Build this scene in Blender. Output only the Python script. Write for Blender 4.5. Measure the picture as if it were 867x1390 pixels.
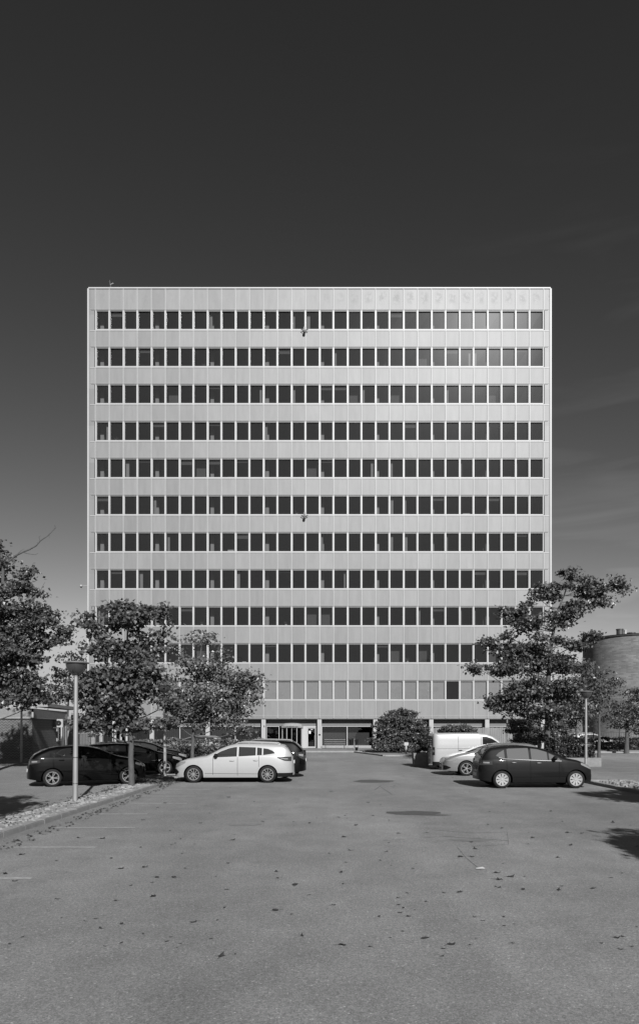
import bpy, bmesh, math, random
from mathutils import Vector, Matrix, noise as mnoise
R = math.radians
random.seed(7)
scene = bpy.context.scene
for o in list(bpy.data.objects): bpy.data.objects.remove(o)
COL = scene.collection

# ------------------------------------------------------------------ camera, sky, sun, exposure
FPX, CX, HY, EYE = 960.0, 433.5, 987.0, 2.08          # focal length, axis and horizon in photograph pixels, eye height
cd = bpy.data.cameras.new("camera"); cam = bpy.data.objects.new("camera", cd); COL.objects.link(cam)
cam.location = (0, 0, EYE); cam.rotation_euler = (R(90), 0, 0)
cd.sensor_fit = 'HORIZONTAL'; cd.sensor_width = 36; cd.lens = 36*FPX/867.0
cd.shift_y = (HY-695.0)/867.0; cd.clip_end = 3000; cd.clip_start = 0.1
scene.camera = cam

SUN = Vector((0.245, -1.0, 0.595)).normalized()
SUN_EL = math.asin(SUN.z); SUN_ROT = math.atan2(SUN.x, SUN.y)
w = bpy.data.worlds.new("World"); scene.world = w; w.use_nodes = True
nt = w.node_tree; nt.nodes.clear()
out = nt.nodes.new('ShaderNodeOutputWorld'); bg = nt.nodes.new('ShaderNodeBackground')
sky = nt.nodes.new('ShaderNodeTexSky'); sky.sky_type = 'NISHITA'; sky.sun_disc = False
sky.sun_elevation = SUN_EL; sky.sun_rotation = SUN_ROT; sky.air_density = 1.0; sky.dust_density = 1.2; sky.ozone_density = 1.0
sep = nt.nodes.new('ShaderNodeSeparateColor')
nt.links.new(sky.outputs[0], sep.inputs[0])
# black and white film behind a red filter: the sky is read through its red (and a little green) channel
m0 = nt.nodes.new('ShaderNodeMath'); m0.operation = 'POWER'; m0.inputs[1].default_value = 1.9     # contrast of the film
mn = nt.nodes.new('ShaderNodeMath'); mn.operation = 'MINIMUM'; mn.inputs[1].default_value = 4.6      # caps the bright sun-side sky to cut fill and window reflections
nt.links.new(sep.outputs[0], mn.inputs[0]); nt.links.new(mn.outputs[0], m0.inputs[0])
m1 = nt.nodes.new('ShaderNodeMath'); m1.operation = 'MULTIPLY_ADD'; m1.inputs[1].default_value = .235; m1.inputs[2].default_value = .06
nt.links.new(m0.outputs[0], m1.inputs[0])
# thin cirrus, low on the right
tc = nt.nodes.new('ShaderNodeTexCoord'); mp = nt.nodes.new('ShaderNodeMapping')
mp.inputs['Rotation'].default_value = (0, R(-16), 0); mp.inputs['Scale'].default_value = (2.2, 2.2, 13.0)
nz = nt.nodes.new('ShaderNodeTexNoise'); nz.inputs['Scale'].default_value = 1.6; nz.inputs['Detail'].default_value = 7; nz.inputs['Distortion'].default_value = .6
nt.links.new(tc.outputs['Generated'], mp.inputs[0]); nt.links.new(mp.outputs[0], nz.inputs[0])
cr = nt.nodes.new('ShaderNodeMapRange'); cr.inputs[1].default_value = .52; cr.inputs[2].default_value = .82; cr.inputs[3].default_value = 0; cr.inputs[4].default_value = .5
nt.links.new(nz.outputs[0], cr.inputs[0])
ma = nt.nodes.new('ShaderNodeMath'); ma.operation = 'ADD'; ma.inputs[1].default_value = 1.0
sx_ = nt.nodes.new('ShaderNodeSeparateXYZ'); nt.links.new(tc.outputs['Generated'], sx_.inputs[0])
rx_m = nt.nodes.new('ShaderNodeMapRange'); rx_m.inputs[1].default_value = .12; rx_m.inputs[2].default_value = .36; nt.links.new(sx_.outputs[0], rx_m.inputs[0])
rz_m = nt.nodes.new('ShaderNodeMapRange'); rz_m.inputs[1].default_value = .68; rz_m.inputs[2].default_value = .56; nt.links.new(sx_.outputs[2], rz_m.inputs[0])
mk = nt.nodes.new('ShaderNodeMath'); mk.operation = 'MULTIPLY'; nt.links.new(rx_m.outputs[0], mk.inputs[0]); nt.links.new(rz_m.outputs[0], mk.inputs[1])
mk2 = nt.nodes.new('ShaderNodeMath'); mk2.operation = 'MULTIPLY'; nt.links.new(mk.outputs[0], mk2.inputs[0]); nt.links.new(cr.outputs[0], mk2.inputs[1])
nt.links.new(mk2.outputs[0], ma.inputs[0])
mm = nt.nodes.new('ShaderNodeMath'); mm.operation = 'MULTIPLY'
nt.links.new(m1.outputs[0], mm.inputs[0]); nt.links.new(ma.outputs[0], mm.inputs[1])
cmb = nt.nodes.new('ShaderNodeCombineColor')
for i in range(3): nt.links.new(mm.outputs[0], cmb.inputs[i])
nt.links.new(cmb.outputs[0], bg.inputs[0]); bg.inputs[1].default_value = 0.07
nt.links.new(bg.outputs[0], out.inputs[0])

sl = bpy.data.lights.new("sun", 'SUN'); sl.energy = 5.0; sl.angle = R(0.53); sl.color = (1, 1, 1)
so = bpy.data.objects.new("sun", sl); COL.objects.link(so); so.rotation_euler = SUN.to_track_quat('Z', 'Y').to_euler(); so.location = (10, -30, 40)
scene.view_settings.view_transform = 'Standard'; scene.view_settings.look = 'None'
scene.view_settings.gamma = 1; scene.view_settings.exposure = 0.75; scene.view_settings.use_curve_mapping = False
scene.render.engine = 'CYCLES'
scene.cycles.max_bounces = 6; scene.cycles.transparent_max_bounces = 8; scene.cycles.caustics_reflective = False; scene.cycles.caustics_refractive = False

def at(px, py, D): return Vector(((px-CX)*D/FPX, D, EYE+(HY-py)*D/FPX))
def gx(px, D): return (px-CX)*D/FPX

# ------------------------------------------------------------------ materials (all greys: the photograph is black and white)
def mat(name, v, rough=.6, metal=0.0, spec=.5, coat=0.0, var=0.0, vscale=3.0, bump=0.0, bscale=40.0, stretch=None, trans=0.0):
    m = bpy.data.materials.new(name); m.use_nodes = True; n = m.node_tree.nodes; l = m.node_tree.links
    p = n['Principled BSDF']; p.inputs['Base Color'].default_value = (v, v, v, 1); p.inputs['Roughness'].default_value = rough
    p.inputs['Metallic'].default_value = metal; p.inputs['Specular IOR Level'].default_value = spec; p.inputs['Coat Weight'].default_value = coat
    p.inputs['Coat Roughness'].default_value = .04
    if var or bump:
        t = n.new('ShaderNodeTexCoord'); mpn = n.new('ShaderNodeMapping'); l.new(t.outputs['Object'], mpn.inputs[0])
        if stretch: mpn.inputs['Scale'].default_value = stretch
    if var:
        nn = n.new('ShaderNodeTexNoise'); nn.inputs['Scale'].default_value = vscale; nn.inputs['Detail'].default_value = 6
        l.new(mpn.outputs[0], nn.inputs[0])
        mr = n.new('ShaderNodeMapRange'); mr.inputs[1].default_value = .25; mr.inputs[2].default_value = .75
        mr.inputs[3].default_value = v*(1-var); mr.inputs[4].default_value = v*(1+var); l.new(nn.outputs[0], mr.inputs[0])
        l.new(mr.outputs[0], p.inputs['Base Color'])
    if bump:
        nb = n.new('ShaderNodeTexNoise'); nb.inputs['Scale'].default_value = bscale; nb.inputs['Detail'].default_value = 4
        l.new(mpn.outputs[0], nb.inputs[0]); b = n.new('ShaderNodeBump'); b.inputs['Strength'].default_value = bump; b.inputs['Distance'].default_value = .02
        l.new(nb.outputs[0], b.inputs['Height']); l.new(b.outputs[0], p.inputs['Normal'])
    return m

def glass_mat(name, tint, rough=.02, ior=1.6):
    m = bpy.data.materials.new(name); m.use_nodes = True; n = m.node_tree.nodes; l = m.node_tree.links
    n.remove(n['Principled BSDF']); o = n['Material Output']
    tr = n.new('ShaderNodeBsdfTransparent'); tr.inputs[0].default_value = (tint, tint, tint, 1)
    g = n.new('ShaderNodeBsdfGlossy'); g.inputs['Roughness'].default_value = rough; g.inputs[0].default_value = (1, 1, 1, 1)
    f = n.new('ShaderNodeFresnel'); f.inputs[0].default_value = ior
    mx = n.new('ShaderNodeMixShader'); l.new(f.outputs[0], mx.inputs[0]); l.new(tr.outputs[0], mx.inputs[1]); l.new(g.outputs[0], mx.inputs[2])
    l.new(mx.outputs[0], o.inputs[0])
    return m, mx, g

M = {}
M['dark_metal'] = mat('dark_metal', .03, .45)
M['white_metal'] = mat('white_metal', .22, .45, var=.06, vscale=2)
M['grey_metal'] = mat('grey_metal', .13, .5, metal=.3, var=.1, vscale=5)
M['pole_metal'] = mat('pole_metal', .20, .55, metal=.35, var=.16, vscale=6, stretch=(1, 1, .3))
M['concrete'] = mat('concrete', .13, .85, var=.18, vscale=6, bump=.3, bscale=60)
M['concrete_pale'] = mat('concrete_pale', .17, .85, var=.15, vscale=5, bump=.3, bscale=60)
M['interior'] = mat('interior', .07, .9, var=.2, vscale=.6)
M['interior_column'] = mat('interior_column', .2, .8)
M['curtain'] = mat('curtain', .2, .9, var=.1)
M['curtain_dark'] = mat('curtain_dark', .04, .9, var=.3, vscale=3, stretch=(6, 1, .2))
M['blind'] = mat('blind', .30, .8, var=.05)
M['rubber'] = mat('rubber', .009, .8, spec=.2, var=.2, vscale=20)
M['blind_grey'] = mat('blind_grey', .05, .9, var=.1)
M['joint_shade'] = mat('joint_shade', .035, .8)
M['fascia'] = mat('fascia', .085, .7, var=.1)
M['dark_trim'] = mat('dark_trim', .002, .5, spec=.1)
M['black'] = mat('black', .004, .9, spec=.05)
M['black_plastic'] = mat('black_plastic', .006, .6, spec=.12)
M['car_glass'] = mat('car_glass', .012, .03, spec=.9)
M['car_glass_bright'] = mat('car_glass_bright', .07, .03, spec=1.0)  # opaque; bright reflections and view through are put into the base colour
M['alloy'] = mat('alloy', .20, .35, metal=.5)
M['hubcap'] = mat('hubcap', .24, .35, metal=.2)
M['chrome'] = mat('chrome', .16, .5, metal=.6)
M['lamp_lens'] = mat('lamp_lens', .25, .08, metal=.5, coat=1)
M['tail_lens'] = mat('tail_lens', .02, .1, spec=.5, coat=.6)
M['tail_clear'] = mat('tail_clear', .16, .1, coat=.6)
M['plate'] = mat('plate', .35, .5)
M['paper'] = mat('paper', .4, .7)
M['bark'] = mat('bark', .045, .9, var=.35, vscale=14, bump=.8, bscale=30, stretch=(1, 1, .3))
M['bark_pale'] = mat('bark_pale', .11, .9, var=.35, vscale=14, bump=.8, bscale=30, stretch=(1, 1, .3))
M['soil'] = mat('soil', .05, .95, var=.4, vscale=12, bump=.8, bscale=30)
M['stone'] = mat('stone', .15, .8, var=.45, vscale=2.3, bump=.3, bscale=25)
M['wood'] = mat('wood', .13, .75, var=.25, vscale=4, stretch=(1, 1, .3))
M['paint_line'] = mat('paint_line', .23, .8, var=.35, vscale=9, bump=.2, bscale=80)
M['bitumen'] = mat('bitumen', .045, .85, var=.3, vscale=8, bump=.5, bscale=60)
M['dead_leaf'] = mat('dead_leaf', .015, .8, var=.4, vscale=8)

def foliage_mat(name, v, rough=.5):
    m = bpy.data.materials.new(name); m.use_nodes = True; n = m.node_tree.nodes; l = m.node_tree.links
    p = n['Principled BSDF']; o = n['Material Output']; p.inputs['Roughness'].default_value = rough; p.inputs['Specular IOR Level'].default_value = .5
    t = n.new('ShaderNodeTexCoord'); a = n.new('ShaderNodeTexNoise'); a.inputs['Scale'].default_value = 9; a.inputs['Detail'].default_value = 3; l.new(t.outputs['Object'], a.inputs[0])
    mr = n.new('ShaderNodeMapRange'); mr.inputs[1].default_value = .3; mr.inputs[2].default_value = .7; mr.inputs[3].default_value = v*.5; mr.inputs[4].default_value = v*1.6
    l.new(a.outputs[0], mr.inputs[0]); l.new(mr.outputs[0], p.inputs['Base Color'])
    tl = n.new('ShaderNodeBsdfTranslucent'); l.new(mr.outputs[0], tl.inputs[0])
    mx = n.new('ShaderNodeMixShader'); mx.inputs[0].default_value = .22; l.new(p.outputs[0], mx.inputs[1]); l.new(tl.outputs[0], mx.inputs[2]); l.new(mx.outputs[0], o.inputs[0])
    return m
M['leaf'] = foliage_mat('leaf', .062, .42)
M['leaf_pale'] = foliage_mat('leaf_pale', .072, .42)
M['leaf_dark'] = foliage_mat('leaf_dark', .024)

# ground asphalt: fine aggregate, worn paler areas, tracks
def asphalt():
    m = bpy.data.materials.new('asphalt'); m.use_nodes = True; n = m.node_tree.nodes; l = m.node_tree.links; p = n['Principled BSDF']
    t = n.new('ShaderNodeTexCoord')
    def noi(sc, det, st=None):
        mpn = n.new('ShaderNodeMapping'); l.new(t.outputs['Object'], mpn.inputs[0])
        if st: mpn.inputs['Scale'].default_value = st
        a = n.new('ShaderNodeTexNoise'); a.inputs['Scale'].default_value = sc; a.inputs['Detail'].default_value = det; a.inputs['Roughness'].default_value = .6; l.new(mpn.outputs[0], a.inputs[0]); return a.outputs[0]
    def rng(s, a, b, c, d):
        r_ = n.new('ShaderNodeMapRange'); r_.inputs[1].default_value = a; r_.inputs[2].default_value = b; r_.inputs[3].default_value = c; r_.inputs[4].default_value = d; l.new(s, r_.inputs[0]); return r_.outputs[0]
    def mul(a, b):
        q = n.new('ShaderNodeMath'); q.operation = 'MULTIPLY'; l.new(a, q.inputs[0]); l.new(b, q.inputs[1]); return q.outputs[0]
    base = rng(noi(.16, 6, (1, .6, 1)), .34, .66, .114, .172)
    mid = mul(rng(noi(1.3, 6), .3, .7, .88, 1.13), rng(noi(.5, 4, (1.6, .22, 1)), .35, .7, 1.07, .90))
    fine = mul(rng(noi(95, 2), .3, .7, .72, 1.28), rng(noi(26, 3), .3, .7, .86, 1.14))
    vor = n.new('ShaderNodeTexVoronoi'); vor.inputs['Scale'].default_value = 70; l.new(t.outputs['Object'], vor.inputs[0])
    spk = n.new('ShaderNodeSeparateColor'); l.new(vor.outputs['Color'], spk.inputs[0])
    agg = rng(spk.outputs[0], .0, 1.0, .75, 1.25)
    bright = rng(spk.outputs[1], .955, .975, 1.0, 1.55)
    c = mul(mul(mul(mul(base, mid), fine), agg), bright)
    # damp and oily stains
    st = rng(noi(.55, 7, (1, .35, 1)), .63, .72, 1.0, .80); c = mul(c, st)
    l.new(c, p.inputs['Base Color']); p.inputs['Roughness'].default_value = .88; p.inputs['Specular IOR Level'].default_value = .3
    b = n.new('ShaderNodeBump'); b.inputs['Strength'].default_value = .5; b.inputs['Distance'].default_value = .008; l.new(noi(110, 3), b.inputs['Height']); l.new(b.outputs[0], p.inputs['Normal'])
    return m
M['asphalt'] = asphalt()

def brick(name, v, mortar, sx, sy, diaper=False):
    m = bpy.data.materials.new(name); m.use_nodes = True; n = m.node_tree.nodes; l = m.node_tree.links; p = n['Principled BSDF']
    uv = n.new('ShaderNodeUVMap')
    bt = n.new('ShaderNodeTexBrick'); bt.inputs['Scale'].default_value = 1; bt.inputs['Brick Width'].default_value = sx; bt.inputs['Row Height'].default_value = sy; bt.inputs['Mortar Size'].default_value = .012
    bt.inputs['Color1'].default_value = (v*.75,)*3+(1,); bt.inputs['Color2'].default_value = (v*1.25,)*3+(1,); bt.inputs['Mortar'].default_value = (mortar,)*3+(1,)
    l.new(uv.outputs[0], bt.inputs[0])
    a = n.new('ShaderNodeTexNoise'); a.inputs['Scale'].default_value = .5; a.inputs['Detail'].default_value = 6; l.new(uv.outputs[0], a.inputs[0])
    mr = n.new('ShaderNodeMapRange'); mr.inputs[1].default_value = .3; mr.inputs[2].default_value = .7; mr.inputs[3].default_value = .82; mr.inputs[4].default_value = 1.18; l.new(a.outputs[0], mr.inputs[0])
    mx = n.new('ShaderNodeVectorMath'); mx.operation = 'SCALE'; l.new(bt.outputs[0], mx.inputs[0]); l.new(mr.outputs[0], mx.inputs['Scale'])
    last = mx.outputs[0]
    if diaper:   # zigzag pattern laid in paler brick
        sp = n.new('ShaderNodeSeparateXYZ'); l.new(uv.outputs[0], sp.inputs[0])
        def mth(op, a_, b_):
            q = n.new('ShaderNodeMath'); q.operation = op
            for i, s in enumerate((a_, b_)):
                if isinstance(s, (int, float)): q.inputs[i].default_value = s
                else: l.new(s, q.inputs[i])
            return q.outputs[0]
        tri = mth('PINGPONG', sp.outputs[0], .12)
        ph = mth('FRACT', mth('MULTIPLY', mth('ADD', sp.outputs[1], tri), 1/.17), 0)
        k = mth('GREATER_THAN', ph, .5)
        f = mth('ADD', mth('MULTIPLY', k, .75), .75)
        m2 = n.new('ShaderNodeVectorMath'); m2.operation = 'SCALE'; l.new(last, m2.inputs[0]); l.new(f, m2.inputs['Scale']); last = m2.outputs[0]
    l.new(last, p.inputs['Base Color']); p.inputs['Roughness'].default_value = .9
    b = n.new('ShaderNodeBump'); b.inputs['Strength'].default_value = .4; b.inputs['Distance'].default_value = .01; l.new(bt.outputs['Fac'], b.inputs['Height']); b.invert = True; l.new(b.outputs[0], p.inputs['Normal'])
    return m
M['brick_zigzag'] = brick('brick_zigzag', .052, .065, .24, .075, True)
M['brick_pale'] = brick('brick_pale', .112, .125, .5, .15)

def panel_mat():
    """enamelled facade panel: each panel a touch different, soft oil-canning, weather streaks and scrubbed blotches under the roof"""
    m = bpy.data.materials.new('facade_panel'); m.use_nodes = True; n = m.node_tree.nodes; l = m.node_tree.links; p = n['Principled BSDF']
    t = n.new('ShaderNodeTexCoord')
    def mapn(sc, loc=(0, 0, 0)):
        q = n.new('ShaderNodeMapping'); q.inputs['Scale'].default_value = sc; q.inputs['Location'].default_value = loc; l.new(t.outputs['Object'], q.inputs[0]); return q.outputs[0]
    def rng(s, a, b, c, d):
        r_ = n.new('ShaderNodeMapRange'); r_.inputs[1].default_value = a; r_.inputs[2].default_value = b; r_.inputs[3].default_value = c; r_.inputs[4].default_value = d; l.new(s, r_.inputs[0]); return r_.outputs[0]
    def mul(a, b):
        q = n.new('ShaderNodeMath'); q.operation = 'MULTIPLY'; l.new(a, q.inputs[0]); l.new(b, q.inputs[1]); return q.outputs[0]
    sn = n.new('ShaderNodeVectorMath'); sn.operation = 'FLOOR'; l.new(mapn((1/1.2784, 0, 1/3.385), (0, 0, .25)), sn.inputs[0])
    wn = n.new('ShaderNodeTexWhiteNoise'); l.new(sn.outputs[0], wn.inputs[0])
    pan = rng(wn.outputs[0], 0, 1, .89, 1.09)
    a = n.new('ShaderNodeTexNoise'); a.inputs['Scale'].default_value = 1.0; a.inputs['Detail'].default_value = 6; l.new(mapn((3.0, 1, .5)), a.inputs[0])
    streak = rng(a.outputs[0], .3, .75, 1.07, .88)
    a2 = n.new('ShaderNodeTexNoise'); a2.inputs['Scale'].default_value = 2.6; a2.inputs['Detail'].default_value = 5; a2.inputs['Roughness'].default_value = .7; l.new(mapn((1, 1, 1)), a2.inputs[0])
    sp = n.new('ShaderNodeSeparateXYZ'); l.new(t.outputs['Object'], sp.inputs[0])
    hi = mul(rng(sp.outputs[2], 40.6, 41.1, 0, 1), rng(sp.outputs[2], 41.6, 42.0, 1, 0))
    rt = rng(sp.outputs[0], -1.0, 6.0, .15, 1.0)
    fr = n.new('ShaderNodeMath'); fr.operation = 'PINGPONG'; fr.inputs[1].default_value = .6392; l.new(sp.outputs[0], fr.inputs[0])
    cen = rng(fr.outputs[0], .2, .45, 0, 1)
    blot = mul(mul(mul(hi, rt), cen), rng(a2.outputs[0], .44, .54, 0, 1))
    bl = rng(blot, 0, 1, 1.0, .60)
    v = n.new('ShaderNodeValue'); v.outputs[0].default_value = PANEL_V
    l.new(mul(mul(mul(v.outputs[0], pan), streak), bl), p.inputs['Base Color'])
    p.inputs['Roughness'].default_value = PANEL_R; p.inputs['Metallic'].default_value = PANEL_M; p.inputs['Specular IOR Level'].default_value = .5
    a3 = n.new('ShaderNodeTexNoise'); a3.inputs['Scale'].default_value = 1.1; a3.inputs['Detail'].default_value = 2; l.new(mapn((1, 1, 1)), a3.inputs[0])
    b = n.new('ShaderNodeBump'); b.inputs['Strength'].default_value = .2; b.inputs['Distance'].default_value = .025; l.new(a3.outputs[0], b.inputs['Height']); l.new(b.outputs[0], p.inputs['Normal'])
    return m
PANEL_V, PANEL_R, PANEL_M = .122, .53, .0
M['panel'] = panel_mat()
M['trim'] = mat('trim', .25, .5, metal=.0, var=.05, vscale=1)
M['window_glass'], _mx, _g = glass_mat('window_glass', .62, .0, 1.5)
_n = M['window_glass'].node_tree
_t = _n.nodes.new('ShaderNodeTexCoord'); _a = _n.nodes.new('ShaderNodeTexNoise'); _a.inputs['Scale'].default_value = .35; _n.links.new(_t.outputs['Object'], _a.inputs[0])
_d = _n.nodes.new('ShaderNodeBsdfDiffuse'); _d.inputs[0].default_value = (.5, .5, .5, 1)
_g2 = _n.nodes.new('ShaderNodeBsdfGlossy'); _g2.inputs['Roughness'].default_value = .23
_m2 = _n.nodes.new('ShaderNodeMixShader'); _m2.inputs[0].default_value = .0016; _n.links.new(_mx.outputs[0], _m2.inputs[1]); _n.links.new(_g2.outputs[0], _m2.inputs[2])
_m3 = _n.nodes.new('ShaderNodeMixShader'); _m3.inputs[0].default_value = .011; _n.links.new(_m2.outputs[0], _m3.inputs[1]); _n.links.new(_d.outputs[0], _m3.inputs[2])
_n.links.new(_m3.outputs[0], _n.nodes['Material Output'].inputs[0])
M['shop_glass'], _, _ = glass_mat('shop_glass', .55, .02, 1.6)

# ------------------------------------------------------------------ mesh helpers
class MB:
    def __init__(s): s.v = []; s.f = []; s.m = []; s.mats = []; s.uv = {}
    def mi(s, m):
        if m not in s.mats: s.mats.append(m)
        return s.mats.index(m)
    def face(s, pts, m, uvs=None):
        b = len(s.v); s.v += [tuple(p) for p in pts]; s.f.append(tuple(range(b, b+len(pts)))); s.m.append(s.mi(m))
        if uvs: s.uv[len(s.f)-1] = uvs
    def box(s, x0, x1, y0, y1, z0, z1, m, T=None):
        c = [Vector((x, y, z)) for z in (z0, z1) for y in (y0, y1) for x in (x0, x1)]
        if T is not None: c = [T @ p for p in c]
        b = len(s.v); s.v += [tuple(p) for p in c]
        for q in ((0, 2, 3, 1), (4, 5, 7, 6), (0, 1, 5, 4), (2, 6, 7, 3), (0, 4, 6, 2), (1, 3, 7, 5)):
            s.f.append(tuple(b+i for i in q)); s.m.append(s.mi(m))
    def grid(s, rows, m, close_u=False, flip=False):
        b = len(s.v); nr = len(rows); nc = len(rows[0])
        for r in rows: s.v += [tuple(p) for p in r]
        for i in range(nr-1):
            for j in range(nc if close_u else nc-1):
                k = (j+1) % nc; q = (b+i*nc+j, b+i*nc+k, b+(i+1)*nc+k, b+(i+1)*nc+j)
                s.f.append(q[::-1] if flip else q); s.m.append(s.mi(m))
    def tube(s, pts, rad, m, n=10, cap=True):
        pts = [Vector(p) for p in pts]; rad = rad if isinstance(rad, (list, tuple)) else [rad]*len(pts)
        rows = []; ref = None
        for i, p in enumerate(pts):
            d = (pts[min(i+1, len(pts)-1)]-pts[max(i-1, 0)]).normalized()
            if ref is None: ref = Vector((1, 0, 0)) if abs(d.x) < .8 else Vector((0, 1, 0))
            u = (ref-d*ref.dot(d)).normalized(); v_ = d.cross(u); ref = u
            rows.append([p+(u*math.cos(2*math.pi*k/n)+v_*math.sin(2*math.pi*k/n))*rad[i] for k in range(n)])
        s.grid(rows, m, True)
        if cap: s.face(rows[0][::-1], m); s.face(rows[-1], m)
    def lathe(s, prof, m, n=32, T=None, axis='z'):
        rows = []
        for r_, h in prof:
            row = []
            for k in range(n):
                a = 2*math.pi*k/n; c, d = math.cos(a)*r_, math.sin(a)*r_
                p = Vector((c, d, h)) if axis == 'z' else Vector((c, h, d))
                row.append(T @ p if T is not None else p)
            rows.append(row)
        s.grid(rows, m, True, flip=(axis == 'y'))
    def ell(s, c, r, m, n=12, k=8):
        c = Vector(c); rows = []
        for i in range(k+1):
            a = math.pi*i/k
            rows.append([c+Vector((math.sin(a)*math.cos(2*math.pi*j/n)*r[0], math.sin(a)*math.sin(2*math.pi*j/n)*r[1], -math.cos(a)*r[2])) for j in range(n)])
        s.grid(rows, m, True)
    def build(s, name, parent=None, smooth=False, loc=None):
        me = bpy.data.meshes.new(name); me.from_pydata(s.v, [], s.f)
        for m in s.mats: me.materials.append(m)
        me.polygons.foreach_set('material_index', s.m)
        if s.uv:
            ul = me.uv_layers.new(name='UVMap')
            for i, u in s.uv.items():
                for li, c in zip(me.polygons[i].loop_indices, u): ul.data[li].uv = c
        if smooth:
            me.polygons.foreach_set('use_smooth', [True]*len(s.f))
        me.update(); o = bpy.data.objects.new(name, me); COL.objects.link(o)
        if parent: o.parent = parent
        if loc: o.location = loc
        if smooth and smooth != 'full':
            bm = bmesh.new(); bm.from_mesh(me); bmesh.ops.remove_doubles(bm, verts=bm.verts, dist=.0004)
            for e in bm.edges:
                if len(e.link_faces) == 2 and e.calc_face_angle(0) > R(38): e.smooth = False
            bm.to_mesh(me); bm.free()
        return o
def tag(o, label=None, cat=None, group=None, kind=None):
    if label: o['label'] = label
    if cat: o['category'] = cat
    if group: o['group'] = group
    if kind: o['kind'] = kind
    return o
def empty(name, loc, rz=0, **k):
    o = bpy.data.objects.new(name, None); COL.objects.link(o); o.location = loc; o.rotation_euler = (0, 0, rz); o.empty_display_size = .3
    return tag(o, **k)
def copy_tree(o, parent=None):
    c = o.copy(); COL.objects.link(c)
    if parent: c.parent = parent
    for ch in [x for x in COL.objects if x.parent == o]: copy_tree(ch, c)
    return c
def struct(name, mb, **k):
    o = mb.build(name, **k); o['kind'] = 'structure'; return o

# ------------------------------------------------------------------ ground, pavement, kerbs, lines
b = MB(); b.face([(-1500, -1500, 0), (1500, -1500, 0), (1500, 1500, 0), (-1500, 1500, 0)], M['asphalt']); struct('ground', b)
F = 64.6                                               # facade plane
b = MB(); b.box(-23, -1.6, 57.4, F+14, -.1, .12, M['concrete']); b.box(-1.6, 5.0, 57.9, F+14, -.1, .115, M['concrete'])
b.box(5.0, 23, 57.4, F+14, -.1, .12, M['concrete']); struct('pavement', b)
b = MB(); b.box(-23.2, -1.6, 57.2, 57.4, -.1, .14, M['concrete_pale']); b.box(3.0, 23.2, 57.2, 57.4, -.1, .14, M['concrete_pale']); b.box(-1.6, 3.0, 57.7, 57.9, -.1, .125, M['concrete_pale']); struct('pavement_kerb', b)

def kerb_line(mb, p, q, wd=.24, h=.11, seg=.9):
    p = Vector(p); q = Vector(q); d = (q-p); L = d.length; d.normalize(); a = math.atan2(d.y, d.x); n_ = max(1, int(L/seg))
    for i in range(n_):
        T = Matrix.Translation(p+d*(L*i/n_)) @ Matrix.Rotation(a+random.uniform(-.004, .004), 4, 'Z')
        hh = h+random.uniform(-.008, .008)
        mb.box(.006, L/n_-.006, -wd/2, wd/2, -.1, hh-.02, M['concrete_pale'], T); mb.box(.012, L/n_-.012, -wd/2+.012, wd/2-.012, hh-.02, hh, M['concrete_pale'], T)
def stones(name, x0, x1, y0, y1, num, base_z=.06, smin=.04, smax=.13, skew=0.0):
    mb = MB(); rnd = random.Random(len(name)+int(y0*10))
    for i in range(num):
        y = rnd.uniform(y0, y1); x = rnd.uniform(x0, x1)+skew*(y-y0); s_ = rnd.uniform(smin, smax)*rnd.uniform(.6, 1)
        T = Matrix.Translation((x, y, base_z+s_*.25)) @ Matrix.Rotation(rnd.uniform(0, 6.3), 4, 'Z') @ Matrix.Rotation(rnd.uniform(-.4, .4), 4, 'X')
        n_ = 6; lo = []; hi = []
        for k in range(n_):
            a = 2*math.pi*k/n_+rnd.uniform(-.3, .3); r_ = s_*rnd.uniform(.7, 1.15)
            lo.append(T @ Vector((math.cos(a)*r_, math.sin(a)*r_*.7, -s_*.35))); hi.append(T @ Vector((math.cos(a)*r_*.75, math.sin(a)*r_*.5, s_*.35)))
        mb.grid([lo, hi], M['stone'], True); mb.face(hi, M['stone'])
    return tag(mb.build(name), kind='stuff')

# left median strip, slightly skewed like the photograph
def mxl(y): return -5.93+(y-13.1)*.030
b = MB(); kerb_line(b, (mxl(5)-.12, 5, 0), (mxl(24.3)-.12, 24.3, 0)); kerb_line(b, (mxl(24.3)-1.28, 5, 0), (mxl(24.3)-1.28, 24.3, 0), h=.07, wd=.12)
kerb_line(b, (mxl(24.3)-1.2, 24.3, 0), (mxl(24.3)-.24, 24.3, 0)); struct('median_kerb', b)
b = MB(); b.face([(mxl(5)-1.3, 5, .05), (mxl(5)-.2, 5, .05), (mxl(24.2)-.2, 24.2, .05), (mxl(24.2)-1.25, 24.2, .05)], M['soil']); struct('median_ground', b)
tag(stones('stone_mulch', -7.1, -6.3, 5, 24.1, 2600, skew=.03), 'loose pale stones filling the left strip between kerb and car park', 'stones')
# right median strip
b = MB(); kerb_line(b, (10.05, 5, 0), (9.95, 26.3, 0)); kerb_line(b, (10.05, 26.4, 0), (11.5, 26.4, 0)); kerb_line(b, (11.6, 5, 0), (11.6, 26.3, 0), wd=.12, h=.07); struct('median_kerb', b)
b = MB(); b.face([(10.1, 5, .05), (11.6, 5, .05), (11.6, 26.3, .05), (10.1, 26.3, .05)], M['soil']); struct('median_ground', b)
tag(stones('stone_mulch', 10.25, 11.5, 14, 26.1, 1700), 'loose pale stones filling the right strip beside the dark hatchback', 'stones')
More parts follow.
